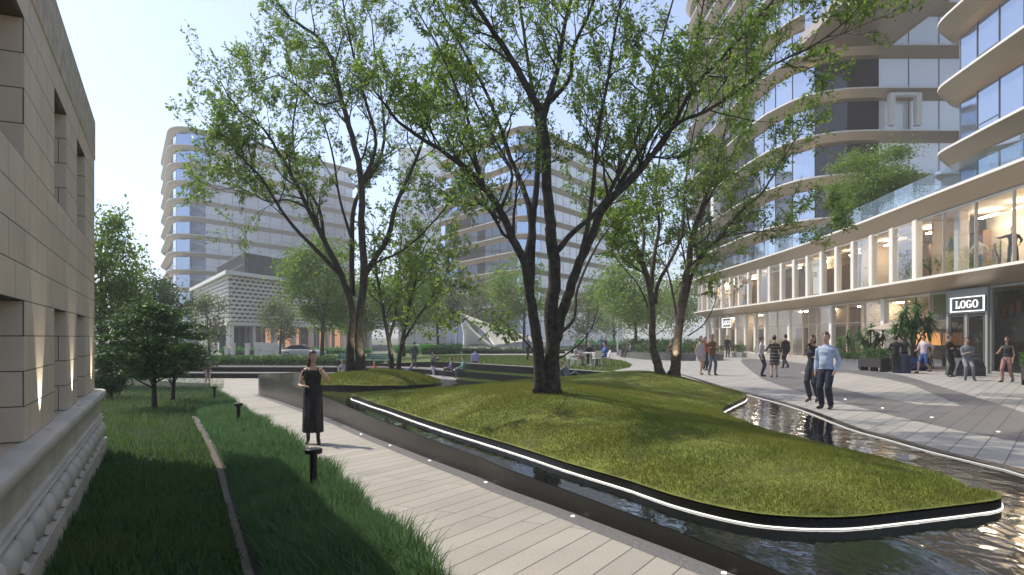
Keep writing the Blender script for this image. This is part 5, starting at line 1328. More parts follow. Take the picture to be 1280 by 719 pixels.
    if dress:
        th, hem, hr_, dc, dp = dress
        db = MB(); rg = []
        hs_ = sorted([p for p in prof if -.02 <= p[0] <= th], reverse=True)
        tt = [p for p in prof]
        def interp(h):
            for a, b in zip(tt, tt[1:]):
                if a[0] <= h <= b[0]:
                    t = (h - a[0]) / (b[0] - a[0]); return tuple(a[i] + (b[i] - a[i]) * t for i in range(4))
            return tt[0]
        for h in [th - (th + .02) * i / 8 for i in range(9)]:
            _, rx, ry, dy = interp(h); rg.append([tuple(tp((rx + .013) * math.cos(a), dy + (ry + .013) * math.sin(a), h)) for a in [2 * PI * q / 28 for q in range(28)]])
        z0 = hipz - .02
        for i in range(1, 9):
            t = i / 8; z = z0 + (hem - z0) * t; _, rx, ry, dy = interp(-.02)
            rx = (rx + .013) + (hr_ - rx - .013) * t ** .8; ry = (ry + .015) + (hr_ * .85 - ry - .015) * t ** .8
            rg.append([(rx * (1 + .05 * t * math.sin(7 * a)) * math.cos(a), dy + ry * (1 + .05 * t * math.sin(7 * a + 1)) * math.sin(a), z) for a in [2 * PI * q / 28 for q in range(28)]])
        db.loft(rg)
        do = child('dress', db, cloth(dc, dp))
        if near:
            sb = MB()
            for x in (-.10, .10):
                sb.tube([tuple(tp(x, -.115, th - .01)), tuple(tp(x * 1.0, -.085, .435)), tuple(tp(x * .95, -.01, .478)), tuple(tp(x, .08, .43)), tuple(tp(x, .098, th - .02))], .010, 6)
            child('straps', sb, cloth(dc, dp))
    return root
P = lambda x, y: (*at(x, y, .034), .034)
pi2 = PI / 2
sit = lambda z=.46, sp=.11, fw=.42, dz=0: dict(hipz=z + .06, feet=[(-sp, -fw, .085 + dz), (sp, -fw - .05, .085 + dz)])
# ---- nearest: woman on the path
gp = G(391, 555)
person('woman in a long black dress with dark hair standing on the stone path', (gp[0], gp[1], zpath(gp[1]) + .004), R(12), True, 1.80, hipz=.955, heels=.06, feet=[(-.085, .03, .145), (.10, -.05, .145)], hands=[(-.17, -.27, 1.10, (.8, -.55, .1)), (.15, -.28, 1.36, (.2, -.5, .8))],
       top=(.015, .015, .017), sleeve='none', bottom=(.015, .015, .017), legs='tights', shoes=SHOE, hair='brown', hairlen='long', dress=(.385, .22, .195, (.016, .016, .018), None), headyaw=R(38), near=True, elbow_out=.35)
# ---- couple by the pool
person('man in a pale blue shirt and navy trousers standing by the pool kerb', P(1033, 511), R(-48), False, 1.76, hands=[(-.24, -.02, .85, (.05, -.2, -1)), (.22, -.06, .88, (-.3, -.1, -1))], top=(.42, .50, .64), bottom=(.018, .022, .04), shoes=SHOE, hair='brown', near=True, headyaw=R(12), loose=.008, belly=.02)
person('woman in a dark trouser suit with crossed arms beside the man in blue', P(1016, 503), R(-48), True, 1.68, heels=.06, hipz=.955, feet=[(-.05, -.06, .15), (.09, .10, .15)], hands=[(.12, -.20, 1.18, (1, -.2, .1)), (-.05, -.20, 1.50, (-.1, -.3, 1))], top=(.025, .028, .038), bottom=(.03, .032, .042), shoes=SHOEB, hair='brown', hairlen='bob', near=True, loose=.006, skin=1)
# ---- plaza
person('woman in a short pale sleeveless dress walking beside a man in brown', P(876, 468.5), R(20), True, 1.70, feet=[(-.08, -.12, .09), (.08, .14, .1)], top=(.5, .49, .52), sleeve='none', bottom=(.5, .49, .52), legs='bare', shoes=SHOEB, hair='brown', hairlen='bob', dress=(.40, .62, .22, (.48, .47, .52), None))
person('man in a brown jacket and grey jeans with folded arms on the plaza', P(890, 469), R(8), False, 1.76, hands=[(.10, -.24, 1.16, (1, 0, 0)), (-.10, -.22, 1.18, (-1, 0, 0))], top=(.13, .065, .035), jacket=True, bottom=(.13, .14, .17), hair='brown', skin=1, apart=.14)
person('person in a rust red top partly hidden behind the man in brown', P(881.5, 463), R(30), True, 1.66, top=(.30, .06, .03), bottom=(.03, .03, .03), hair='dark', hairlen='long')
person('dark clothed figure standing before a far shop door under the small sign', P(909.5, 446.5), R(0), False, 1.74, top=(.02, .02, .02), bottom=(.03, .03, .035), hair='dark')
person('woman in a pale blouse and navy trousers standing on the dark paving', P(952, 470.5), R(60), True, 1.70, hands=[None, (.15, -.28, 1.12)], top=(.50, .46, .55), bottom=(.022, .028, .055), hair='brown', hairlen='bun')
sdw = person('woman in a black striped knee length dress seen from behind on the plaza', P(968, 472), R(165), True, 1.74, top=(.03, .027, .025), sleeve='short', bottom=(.03, .027, .025), legs='bare', shoes=SHOEB, hair='dark', hairlen='bun', dress=(.44, .52, .19, (.03, .027, .025), 'stripes'), pat='stripes', hands=[None, (.2, -.2, 1.2)])
person('man in a dark jacket walking towards the shops on the plaza', P(982, 461), R(200), False, 1.78, feet=[(-.09, -.28, .10), (.09, .30, .14)], top=(.03, .02, .02), jacket=True, bottom=(.035, .035, .04), hair='dark')
# ---- cafe
person('person in a black suit with their back turned beside the cafe planters', P(1120, 466.5), R(150), False, 1.72, top=(.018, .018, .02), jacket=True, bottom=(.018, .018, .02), hair='dark', hairlen='bob', hands=[(-.2, -.25, 1.1), (.2, -.25, 1.1)])
person('waiter in a white shirt and black waistcoat standing behind the blue counter', P(1130, 462), R(-20), False, 1.72, hands=[(-.22, -.3, 1.1), (.2, -.3, 1.12)], top=(.10, .10, .10), bottom=(.02, .02, .02), skin=1)
person('man in a pale tee shirt and blue shorts striding past the blue pot', P(1155, 467), R(-70), False, 1.74, feet=[(-.09, -.26, .10), (.09, .30, .16)], hands=[(-.22, -.22, 1.05), (.25, .15, .95)], top=(.58, .50, .54), sleeve='short', bottom=(.09, .17, .42), legs='shorts', shoes=SHOEB, hair='dark', loose=.015)
person('man in a black shirt standing with folded arms by the grey door', P(1187, 471), R(25), False, 1.74, hands=[(.10, -.24, 1.16, (1, 0, 0)), (-.10, -.22, 1.18, (-1, 0, 0))], top=(.018, .018, .02), bottom=(.02, .02, .022), skin=1)
person('man in a grey suit perched on the dark stone seat near the door', (*at(1209, 475, .034), .034), R(-20), False, 1.78, hipz=.78, feet=[(-.12, -.26, .085), (.14, -.36, .085)], hands=[(-.04, -.28, 1.02, (.7, -.6, 0)), (.05, -.30, 1.04, (-.7, -.6, 0))], top=(.20, .20, .23), jacket=True, bottom=(.20, .20, .23), shoes=SHOE, hair='brown', skin=1)
person('woman with long dark hair in a black top and dusty pink trousers', P(1259, 478), R(-60), True, 1.68, feet=[(-.09, -.16, .09), (.09, .22, .10)], hands=[(-.2, -.3, 1.1), None], top=(.025, .025, .03), sleeve='none', bottom=(.36, .20, .17), shoes=SHOE, hair='dark', hairlen='long', skin=1)
cafe = at(1090, 457, .034)
person('customer in a white shirt seated under the parasol behind the planters', (cafe[0] + .0, 38.0, .034), R(150), False, 1.76, **sit(), hands=[(-.2, -.4, .78), (.2, -.4, .78)], top=(.60, .63, .70), bottom=(.03, .03, .04), hair='dark')
person('customer with brown hair in a beige top seated under the parasol', (cafe[0] - .85, 38.6, .034), R(30), True, 1.68, **sit(), hands=[(-.2, -.4, .78), (.2, -.4, .78)], top=(.50, .40, .30), bottom=(.03, .03, .04), hair='brown', hairlen='bob')
# ---- upstairs
u1 = on_line(offset2(E, 1.6), U(1266)); u2 = on_line(offset2(E, 1.9), U(1224))
person('man in a black suit pointing, seen through the upper shop window', (u1[0], u1[1], 4.61), R(-30), False, 1.80, hands=[(-.56, -.30, 1.26), (.25, -.02, 1.02)], feet=[(-.17, 0, .085), (.17, .03, .085)], top=(.012, .012, .013), jacket=True, bottom=(.012, .012, .013), hair='dark', elbow_out=.6)
person('person in a white shirt and blue jeans among the upstairs plants', (u2[0], u2[1], 4.61), R(150), False, 1.76, hands=[(-.3, -.1, 1.05), (.3, -.1, 1.05)], top=(.62, .64, .66), bottom=(.10, .18, .36), hair='brown')
# ---- far end of the path
fp = G(268, 480)
person('woman in a dark patterned dress standing at the far end of the path', (fp[0], fp[1] - 1.0, zpath(fp[1] - 1) + .006), R(40), True, 1.74, top=(.05, .04, .035), sleeve='long', bottom=(.05, .04, .035), legs='bare', hair='brown', hairlen='long', dress=(.42, .55, .2, (.05, .04, .035), 'stripes'), pat='stripes')
# ---- sunken court
zc_ = -1.148
def AF(x, y, z=zc_): return (*at(x, y, z), z)
person('man in a dark jacket and pale trousers standing in the sunken court', AF(541, 476.5), R(70), False, 1.80, hands=[(-.1, -.3, 1.4), (.12, -.32, 1.42)], top=(.03, .035, .05), bottom=(.50, .50, .58), shoes=SHOE, hair='dark')
person('woman with long dark hair sitting on the court floor with bent knees', AF(520, 474), R(-40), True, 1.66, hipz=.12, lean=-.05, feet=[(-.10, -.48, .085), (.10, -.52, .085)], hands=[(-.14, -.42, .42), (.14, -.42, .42)], top=(.16, .05, .04), sleeve='short', bottom=(.40, .22, .15), legs='bare', hair='dark', hairlen='long', skin=1)
def on_r(rc, x, off=.0):                # a spot on a terrace curve seen at column x
    p = on_line(offset2(rc, off), U(x)); return p
def bench(label, x, lvl, **k):
    rc, z = ((r1, -.77), (r2, -.385), (r3, .03))[lvl]
    p = on_r(rc, x, -.12); q = on_r(rc, x + 3, -.12)
    a = math.atan2(q[1] - p[1], q[0] - p[0])
    zz = z if lvl < 2 else (zb(p[0]) + .03)
    kw = dict(hipz=.06 + .38, feet=[(-.12, -.40, .085), (.12, -.44, .085)], hands=[(-.16, -.36, .58), (.16, -.36, .58)]); kw.update(k)
    hd_ = kw.pop('turn', 0)
    return person(label, (p[0], p[1], zz - .38), a + hd_, **kw)
bench('person in a red top seated on the lowest step between the two left trees', 468, 0, female=True, H=1.68, top=(.42, .10, .08), bottom=(.30, .12, .09), legs='bare', sleeve='short', hair='brown', hairlen='bob', skin=1)
bench('person in grey seated by the trunk of the tall left tree', 428, 0, top=(.20, .24, .26), bottom=(.25, .14, .10), hair='dark', skin=1)
bench('person in a denim jacket leaning back on the step beside the V forked tree', 509, 0, lean=-.5, top=(.12, .13, .20), bottom=(.10, .11, .17), hair='dark', turn=-.5)
p_ = on_r(r2, 518, -.4)
person('man with a grey bag standing on the middle step behind the seated woman', (p_[0], p_[1], -.383), R(200), False, 1.74, top=(.05, .05, .06), bottom=(.05, .05, .06), hair='dark')
bench('person in a purple jumper seated on the steps right of the standing man', 564, 1, female=True, H=1.66, top=(.17, .13, .28), bottom=(.03, .03, .035), hair='dark', hairlen='bob', turn=-.3)
bench('person in a teal shirt seated second right of the standing man on the steps', 579, 1, top=(.12, .24, .22), bottom=(.05, .08, .07), hair='dark', turn=-.3)
p_ = on_r(r3, 594, -.6)
person('person in a lilac shirt seated on the grass above the steps', (p_[0], p_[1], .03), R(190), False, 1.72, hipz=.12, feet=[(-.14, -.5, .09), (.14, -.5, .09)], top=(.36, .34, .62), bottom=(.05, .05, .08), hair='dark')
p_ = on_r(r3, 711, .25)
person('man in a grey blue shirt reclining on the step behind the central tree', (p_[0], p_[1], -.38), R(60), False, 1.76, hipz=.12, lean=-.45, feet=[(-.10, -.75, .085), (.12, -.7, .09)], hands=[(-.25, .3, .08), (.25, .3, .08)], top=(.12, .16, .20), bottom=(.05, .06, .08), hair='brown', skin=0)
# ---- event lawn and far paving
person('man in a blue grey shirt and dark trousers standing on the event lawn', (*at(659, 450.5, .04), .04), R(40), False, 1.78, top=(.22, .25, .34), bottom=(.03, .03, .035), hair='dark', feet=[(-.10, -.14, .085), (.12, .16, .09)])
M['chairwhite'] = mat('white_chair_plastic', (.72, .72, .70), .4)
def chair_proto(loc, rz, label, group, src=None):
    if src is not None:
        c = copy_tree(src); c.location = loc; c.rotation_euler = (0, 0, rz); c['label'] = label; c['group'] = group; return c
    c = empty('garden_chair', label, 'chair', loc, rz, group)
    b = MB(); b.rbox((0, 0, .445), (.46, .44, .03), .03); b.build('seat', M['chairwhite'], c, world=False)
    b = MB(); b.loft([[(x, .20 + .10 * t + .03 * (1 - (x / .22) ** 2) + o, .45 + .42 * t) for x in np.linspace(-.22, .22, 7)] for t in (0, .5, 1) for o in (0,)], closed=False)
    b.loft([[(x, .215 + .10 * t + .03 * (1 - (x / .22) ** 2), .45 + .42 * t) for x in np.linspace(-.22, .22, 7)] for t in (0, .5, 1)], closed=False); b.build('backrest', M['chairwhite'], c, world=False)
    for x in (-.2, .2):
        for y in (-.19, .19):
            b = MB(); b.tube([(x * .9, y * .9, .44), (x * 1.1, y * 1.15, 0)], [.016, .012], 8); b.build('leg', M['chairwhite'], c, world=False)
    return c
t1_ = at(738, 457, .04); t1_ = (t1_[0], t1_[1], .04)
tb = empty('garden_table', 'round white table with people around it on the event lawn', 'table', t1_)
b = MB(); b.lathe([(0, .70), (.52, .70), (.54, .715), (.52, .73), (0, .73)], 24); b.build('tabletop', M['chairwhite'], tb, smooth='auto', world=False)
b = MB(); b.lathe([(.26, 0), (.24, .03), (.04, .06), (.035, .70)], 14); b.build('pedestal', M['chairwhite'], tb, smooth='auto', world=False)
cp_ = None
gl_ = 'white chairs round the event lawn table'
ppl = [('woman in a pale top seated on the left side of the lawn table', dict(female=True, H=1.66, top=(.4, .34, .38), bottom=(.30, .12, .08), hair='brown', hairlen='long')), ('person in dark clothes seated at the far side of the lawn table', dict(top=(.03, .03, .04), bottom=(.03, .03, .04), hair='dark')), ('man in a blue shirt seated on the right side of the lawn table', dict(top=(.06, .14, .42), bottom=(.04, .05, .08), hair='dark')), None]
ca = ['white garden chair on the left of the lawn table, in use', 'white garden chair on the far side of the lawn table, in use', 'white garden chair on the right of the lawn table, in use', 'white garden chair standing empty on the near side of the lawn table']
for i, a in enumerate((PI, pi2, 0.15, -pi2 + .3)):
    p = (t1_[0] + .85 * math.cos(a), t1_[1] + .85 * math.sin(a), .04); rz = a - pi2
    c = chair_proto(p, rz, ca[i], gl_, cp_); cp_ = cp_ or c
    if ppl[i]: person(ppl[i][0], p, rz, hands=[(-.2, -.42, .76), (.2, -.42, .76)], **sit(), **ppl[i][1])
for i, (x, y, rz, lb_) in enumerate(((715, 459, 2.0, 'empty white garden chair at the left end of the event lawn group'), (724, 456, 3.6, 'second empty white garden chair left of the lawn table'))):
    p = at(x, y, .04); chair_proto((p[0], p[1], .04), rz, lb_, gl_, cp_)
person('person in blue walking on the far paving behind the lawn table', (*at(752, 443, .034), .034), R(30), False, 1.74, top=(.10, .18, .32), bottom=(.05, .06, .10), hair='dark', feet=[(-.09, -.2, .09), (.09, .24, .1)])
person('person in dark blue walking beside the person in blue on the far paving', (*at(757, 443, .034), .034), R(30), True, 1.66, top=(.04, .07, .12), bottom=(.04, .05, .08), hair='dark', feet=[(-.09, -.2, .09), (.09, .24, .1)])
person('person in black sitting on the edge of the dark planter bench', (9.42, 58.6, .034), R(-80), False, 1.74, hipz=.52, feet=[(-.12, -.42, .085), (.12, -.46, .085)], hands=[(-.1, -.3, .8), (.1, -.3, .8)], top=(.05, .05, .055), bottom=(.03, .03, .03), hair='dark')
person('person in grey sitting beside the one in black on the planter bench', (9.36, 56.9, .034), R(-80), True, 1.66, hipz=.52, feet=[(-.12, -.42, .085), (.12, -.46, .085)], hands=[(-.1, -.3, .8), (.1, -.3, .8)], top=(.2, .2, .22), bottom=(.06, .06, .07), hair='dark', hairlen='bob')
person('person in a red brown coat sitting at the near corner of the planter bench', (10.9, 49.5, .034), R(10), False, 1.74, hipz=.52, feet=[(-.12, -.42, .085), (.12, -.46, .085)], hands=[(-.1, -.3, .8), (.1, -.3, .8)], top=(.12, .06, .05), bottom=(.03, .03, .03), hair='dark')
print('people', NPEOPLE)
# ================================================================== furniture, car, canopy
M['sail'] = mat('sail_cloth', (.68, .66, .60), .8)
sv = empty('sail_canopy', 'white tensile sail canopy rising to a point behind the event lawn', 'canopy', (-2, 79, .03))
Pk, Aa, Rr, Bb = [np.array(p) for p in (atY(572, 390, 80), atY(617.5, 434, 74), atY(688, 428, 88), atY(578, 434, 88))]
b = MB()
def tri_patch(A_, B_, C_, n=14, pull=.16):
    cen = (A_ + B_ + C_) / 3; ids = {}; V_ = []; F_ = []
    for i in range(n + 1):
        for j in range(n + 1 - i):
            a_, b_, c_ = 1 - (i + j) / n, i / n, j / n
            p = A_ * a_ + B_ * b_ + C_ * c_
            e = max(a_ * b_, b_ * c_, a_ * c_) * 4 * (1 - 27 * a_ * b_ * c_ * .8)
            p = p + (cen - p) * pull * e * 1.6 + np.array([0, 0, -.35 * 27 * a_ * b_ * c_]); ids[i, j] = len(V_); V_.append(tuple(p))
    for i in range(n):
        for j in range(n - i):
            F_.append((ids[i, j], ids[i + 1, j], ids[i, j + 1]))
            if i + j < n - 1: F_.append((ids[i + 1, j], ids[i + 1, j + 1], ids[i, j + 1]))
    b.add(V_, F_)
tri_patch(Pk, Aa, Rr); tri_patch(Pk, Aa, Bb)
so_ = b.build('canopy_cloth', M['sail'], sv, smooth=True)
md = so_.modifiers.new('t', 'SOLIDIFY'); md.thickness = .03
b = MB(); b.tube([(Pk[0] - .15, Pk[1], .03), tuple(Pk + np.array([-.05, 0, .2]))], [.09, .06], 10); b.build('mast', M['white'], sv)
for q in (Aa, Rr, Bb):
    b = MB(); b.tube([(q[0], q[1], -.1), tuple(q)], [.07, .05], 8); b.build('anchor_post', M['white'], sv)
# lamp posts
def lamp(x, Y, ytop, label, src=None):
    z0 = .03 if x > 600 else zb((x - HX) / F * Y) + .03
    p = ((x - HX) / F * Y, Y, z0); H = CZ + (HY - ytop) * Y / F - z0
    r_ = empty('lamp_post', label, 'street lamp', p, 0, 'slim white lamp posts')
    b = MB(); b.tube([(0, 0, 0), (0, 0, H)], [.075, .045], 10); b.build('pole', M['white'], r_, world=False)
    b = MB(); b.tube([(0, 0, H - .02), (.45, 0, H + .08)], [.03, .025], 8); b.rbox((.55, 0, H + .09), (.5, .2, .07), .02); b.build('lamp_head', M['white'], r_, world=False)
lamp(772, 66, 383, 'left slim white lamp post of the two by the planter bench'); lamp(778.5, 66, 386, 'right slim white lamp post of the two by the planter bench'); lamp(518, 64, 372, 'slim white lamp post between the V forked tree and the standing man')
# parked car
M['carpaint'] = mat('silver_car_paint', (.62, .63, .67), .25, .4)
M['carglass'] = facadeglass('car_glass', (.03, .035, .045), .3); M['tyre'] = mat('tyre_rubber', (.02, .02, .02), .8); M['rim'] = mat('alloy_rim', (.4, .4, .42), .3, .9)
cz0 = -.596; cxr = (378 - HX) / F * 78.5
car = empty('parked_car', 'silver saloon car parked on the road behind the woman in black', 'car', (cxr, 78.5, cz0))
def carsec(st, mi, b):
    b.loft([[(x, y * w_, z) for y, z in sec] for x, w_, sec in st], mi, True, True)
b = MB()
low = lambda zt, zb_: [(-.88, zb_), (-.92, zb_ + .18), (-.90, zt - .08), (-.82, zt), (.82, zt), (.90, zt - .08), (.92, zb_ + .18), (.88, zb_)]
carsec([(-2.35, .80, low(.68, .34)), (-2.25, .92, low(.82, .26)), (-1.6, 1, low(.90, .2)), (-.6, 1, low(.93, .2)), (.6, 1, low(.91, .2)), (1.3, 1, low(.86, .2)), (2.0, .97, low(.74, .22)), (2.35, .84, low(.60, .30)), (2.42, .7, low(.5, .34))], 0, b)
b.loft([[(x, y * w_, z) for y, z in [(-.62, 1.40 - dz), (.62, 1.40 - dz), (.62, 1.36 - dz), (-.62, 1.36 - dz)]] for x, w_, dz in ((-1.15, .92, .08), (-.7, 1, .02), (-.1, 1, 0), (.35, .95, .05))], 0, True, True)
b.build('body', M['carpaint'], car, smooth='auto', world=False)
b = MB(); b.loft([[(x, y * w_, z) for y, z in [(-.78, .86), (-.62, zt), (.62, zt), (.78, .86)]] for x, w_, zt in ((-2.0, .9, .87), (-1.15, .97, 1.31), (-.1, 1, 1.375), (.35, .98, 1.33), (1.25, .95, .875))], 0, True, True); b.build('window_glass', M['carglass'], car, smooth='auto', world=False)
for x in (-1.42, 1.45):
    for y in (-.84, .84):
        w_ = MB(); w_.lathe([(.0, -.11), (.30, -.11), (.335, -.08), (.335, .08), (.30, .11), (0, .11)], 20)
        w_.v = [(p[0] + x, p[2] + y, p[1] + .335) for p in w_.v]; wo_ = w_.build('wheel', M['tyre'], car, smooth='auto', world=False)
        w_ = MB(); w_.lathe([(0, -.118), (.20, -.118), (.22, -.112)], 14); w_.v = [(p[0] + x, p[2] * (1 if y < 0 else -1) + y, p[1] + .335) for p in w_.v]; w_.build('rim', M['rim'], wo_, world=False)
for y in (-.6, .6):
    b = MB(); b.ell((2.28, y, .60), (.12, .18, .06), 10, 6); b.build('headlight', M['white'], car, smooth=True, world=False)
    b = MB(); b.ell((-2.27, y, .72), (.08, .22, .06), 10, 6); b.build('tail_light', mat('tail_light_red', (.35, .02, .02), .3), car, smooth=True, world=False)
# pale gate posts and low walls by the road
for i, (x, wpx, yt, lb_) in enumerate(((263, 7, 431, 'leftmost pale stone pier by the road'), (284, 5, 434, 'pale stone pier left of the green hedge sign'), (291, 5, 430, 'taller pale stone pier in the middle of the road frontage'), (309.5, 5, 430, 'pale stone pier just left of the long low wall'))):
    Y = 85.2; w_ = wpx * Y / F; p = ((x - HX) / F * Y, Y, -.61); b = MB(); h_ = CZ + (HY - yt) * Y / F + .61
    b.rbox((p[0], p[1], p[2] + h_ / 2), (w_, .5, h_), .03); b.box((p[0], p[1], p[2] + h_ + .04), (w_ + .1, .6, .08))
    tag(b.build('stone_pier', M['offwhite'], loc=p), lb_, 'pier', 'pale piers along the road')
b = MB(); x0, x1 = (318 - HX) / F * 85.5, (353 - HX) / F * 85.5; b.loft([[(x0, 85.4, -.6), (x0, 85.4, 1.0), (x0, 85.7, 1.0), (x0, 85.7, -.6)], [(x1 - .6, 85.4, -.6), (x1 - .6, 85.4, .95), (x1 - .6, 85.7, .95), (x1 - .6, 85.7, -.6)], [(x1, 85.4, -.6), (x1, 85.4, .3), (x1, 85.7, .3), (x1, 85.7, -.6)]], cap=True)
tag(b.build('low_wall', M['offwhite'], loc=(x0, 85.5, -.6)), 'long cream low wall by the road just left of the silver car', 'wall')
# teal bench pads on the left terrace
p0 = on_line(offset2(r2, -.6), U(420)); p1 = on_line(offset2(r2, -.6), U(455)); p2 = on_line(offset2(r2, -.6), U(494))
M['teal'] = mat('teal_paint', (.06, .17, .14), .5)
for (a, c_, lb_) in ((p0, p1, 'long teal slatted bench on the steps behind the tall left tree'), (p1, p2, 'long teal slatted bench on the steps behind the V forked tree')):
    an = math.atan2(c_[1] - a[1], c_[0] - a[0]); L_ = math.hypot(c_[0] - a[0], c_[1] - a[1]) - .3
    r_ = empty('long_bench', lb_, 'bench', (a[0], a[1], -.38), an)
    b = MB()
    for k in range(4): b.rbox((L_ / 2, -.18 + .12 * k, .44), (L_, .10, .04), .01)
    o = b.build('seat', M['teal'], r_, world=False)
    b = MB()
    for k in range(3): b.rbox((L_ / 2, .30 + .02 * k, .58 + .13 * k), (L_, .03, .10), .01)
    b.build('backrest', M['teal'], r_, world=False)
    for x in (.15, L_ - .15):
        b = MB(); b.box((x, 0, .21), (.06, .46, .42)); b.box((x, .30, .5), (.05, .05, .7)); b.build('leg', M['black'], r_, world=False)
# fountain in the court
fb = at(562, 478.5, -1.15)
fo = MB(); fo.poly([(fb[0] + 1.5 * math.cos(a), fb[1] + .9 * math.sin(a)) for a in [2 * PI * k / 24 for k in range(24)]], -1.14)
tag(fo.build('fountain_basin', M['water'], loc=(fb[0], fb[1], -1.15)), 'shallow round fountain pool set in the sunken court floor', 'fountain')
M['spray'] = glassmat('water_spray', (1, 1, 1), .5, .2, (.95, .97, 1))
for i, (x, y, lb_) in enumerate(((554, 479, 'taller white water jet in the shallow court fountain'), (590, 479.5, 'small white water jet right of the court fountain'), (559.5, 477.5, 'low white water jet beside the taller one'))):
    p = at(x, y, -1.14); b = MB(); h_ = (.42, .38, .25)[i]
    b.lathe([(.16, 0), (.11, h_ * .35), (.06, h_ * .8), (.0, h_)], 12, (p[0], p[1], -1.14))
    for k in range(40):
        a = random.uniform(0, 2 * PI); r_ = random.uniform(.02, .2); b.ell((p[0] + r_ * math.cos(a), p[1] + r_ * math.sin(a), -1.14 + h_ * random.uniform(.1, 1) * (1 - r_ * 3)), (.014,) * 3, 5, 4)
    tag(b.build('water_jet', mat('white_spray', (.75, .78, .8), .3), smooth=True, loc=(p[0], p[1], -1.14)), lb_, 'water jet', 'court fountain jets')
# ---- cafe
M['canvas'] = mat('parasol_canvas', (.42, .36, .29), .85)
pc = (cafe[0] + .35, 38.3, .034)
pr = empty('parasol', 'wide taupe parasol over the cafe tables in front of the shops', 'parasol', pc)
b = MB(); b.tube([(0, 0, 0), (0, 0, 2.55)], .03, 10); b.lathe([(0, 0), (.3, 0), (.3, .05), (.05, .09)], 16); b.build('pole', M['dkgrey'], pr, world=False)
b = MB(); nr = 8; b.loft([[(r_ * math.cos(2 * PI * k / 32) * (1 - .04 * abs(math.sin(4 * 2 * PI * k / 32)) * (r_ > 1)), r_ * math.sin(2 * PI * k / 32), z - .05 * abs(math.sin(4 * 2 * PI * k / 32)) * r_ / 1.8) for k in range(32)] for r_, z in ((.02, 2.56), (.5, 2.46), (1.1, 2.32), (1.85, 2.10), (1.85, 2.04))]); b.build('canopy', M['canvas'], pr, smooth='auto', world=False)
for k in range(8):
    a = 2 * PI * k / 8; b = MB(); b.tube([(.04 * math.cos(a), .04 * math.sin(a), 2.50), (1.8 * math.cos(a), 1.8 * math.sin(a), 2.04)], .01, 5); b.build('rib', M['dkgrey'], pr, world=False)
ctb = empty('cafe_table', 'small round cafe table under the taupe parasol', 'table', (pc[0] - .35, pc[1] + .75, .034))
b = MB(); b.lathe([(0, .72), (.4, .72), (.4, .745), (0, .745)], 20); b.build('tabletop', M['intdark'], ctb, world=False)
b = MB(); b.lathe([(.22, 0), (.2, .03), (.03, .05), (.03, .72)], 12); b.build('pedestal', M['black'], ctb, world=False)
chair_proto((cafe[0], 38.0, .034), R(150), 'white chair under the parasol used by the customer in white', 'cafe chairs under the parasol', cp_)
chair_proto((cafe[0] - .85, 38.6, .034), R(30), 'white chair under the parasol used by the customer in beige', 'cafe chairs under the parasol', cp_)
ch_ = [((931, 446.5), 2.6, 'white cafe chair by a far column, left of the pair'), ((940, 447.5), 4.0, 'white cafe chair by a far column, right of the pair')]
for (x, y), rz, lb_ in ch_:
    p = at(x, y, .034); chair_proto((p[0], p[1], .034), rz, lb_, 'cafe chairs by the far shops', cp_)
M['planterwood'] = mat('planter_dark_wood', (.035, .03, .027), .6, noise=.4, nscale=8)
def planter(label, x0, x1, yb, hbox=.5, hleaf=.42, legs=True, seed=1, stone=False):
    a = at(x0, yb[0], .034); c_ = at(x1, yb[1], .034); an = math.atan2(c_[1] - a[1], c_[0] - a[0]); L_ = math.hypot(c_[0] - a[0], c_[1] - a[1])
    r_ = empty('planter', label, 'planter', (a[0], a[1], .034), an)
    z0 = .2 if legs else 0
    b = MB(); b.rbox((L_ / 2, .22, z0 + hbox / 2), (L_, .44, hbox), .02); b.build('planter_box', M['grey'] if stone else M['planterwood'], r_, world=False)
    if legs:
        for x in (.08, L_ * .5, L_ - .08):
            b = MB(); b.box((x, .22, .1), (.08, .42, .2)); b.build('leg', M['planterwood'], r_, world=False)
    rg = np.random.default_rng(seed); n = int(1100 * L_); X = rg.uniform(-.05, L_ + .05, n); Yy = rg.uniform(-.06, .5, n); Z = z0 + hbox - .05 + rg.uniform(0, 1, n) ** .7 * hleaf
    d = rg.normal(size=(n, 3)); d /= np.linalg.norm(d, axis=1, keepdims=True); Ls = .075 * rg.uniform(.7, 1.3, n)
    o = leaf_mesh('foliage', np.stack([X, Yy, Z], 1), d, Ls, Ls * .55, M['hedge'], None, rg); o.parent = r_
    return r_
planter('pale low planter of clipped box at the left end of the cafe terrace', 1046, 1073, (461, 462), .5, .4, False, 3, True)
planter('dark legged planter of clipped box left of the person in the black suit', 1074, 1101, (463, 465), .42, .5, True, 4)
planter('short dark legged planter of clipped box right behind the black suited person', 1102, 1116, (463.5, 464), .42, .5, True, 5)
planter('dark legged planter with clipped green at the right edge near the pink trousers', 1276, 1300, (481, 489), .5, .45, True, 6)
planter('low planter of green shrubs beside the far shop door', 896, 905, (446, 446), .35, .6, False, 7, True)
planter('low planter of green shrubs right of the far shop door', 914, 928, (446.5, 447), .35, .7, False, 8, True)
ct_ = at(1131.5, 466.5, .034)
co_r = empty('bar_counter', 'dark blue fluted bar counter between the black suit and the blue pot', 'counter', (ct_[0], ct_[1] + .3, .034))
M['bluepaint'] = mat('dark_blue_paint', (.04, .065, .12), .5); M['bluepot'] = mat('glazed_blue_pot', (.012, .022, .10), .25)
b = MB(); b.lathe([(.36 + (.012 if k % 2 else 0), 0) for k in (0,)] + [(.36, .0), (.36, .76), (.39, .78), (.39, .82), (0, .82)], 28)
for k in range(28): b.box((.365 * math.cos(2 * PI * k / 28), .365 * math.sin(2 * PI * k / 28), .38), (.03, .03, .74), 2 * PI * k / 28)
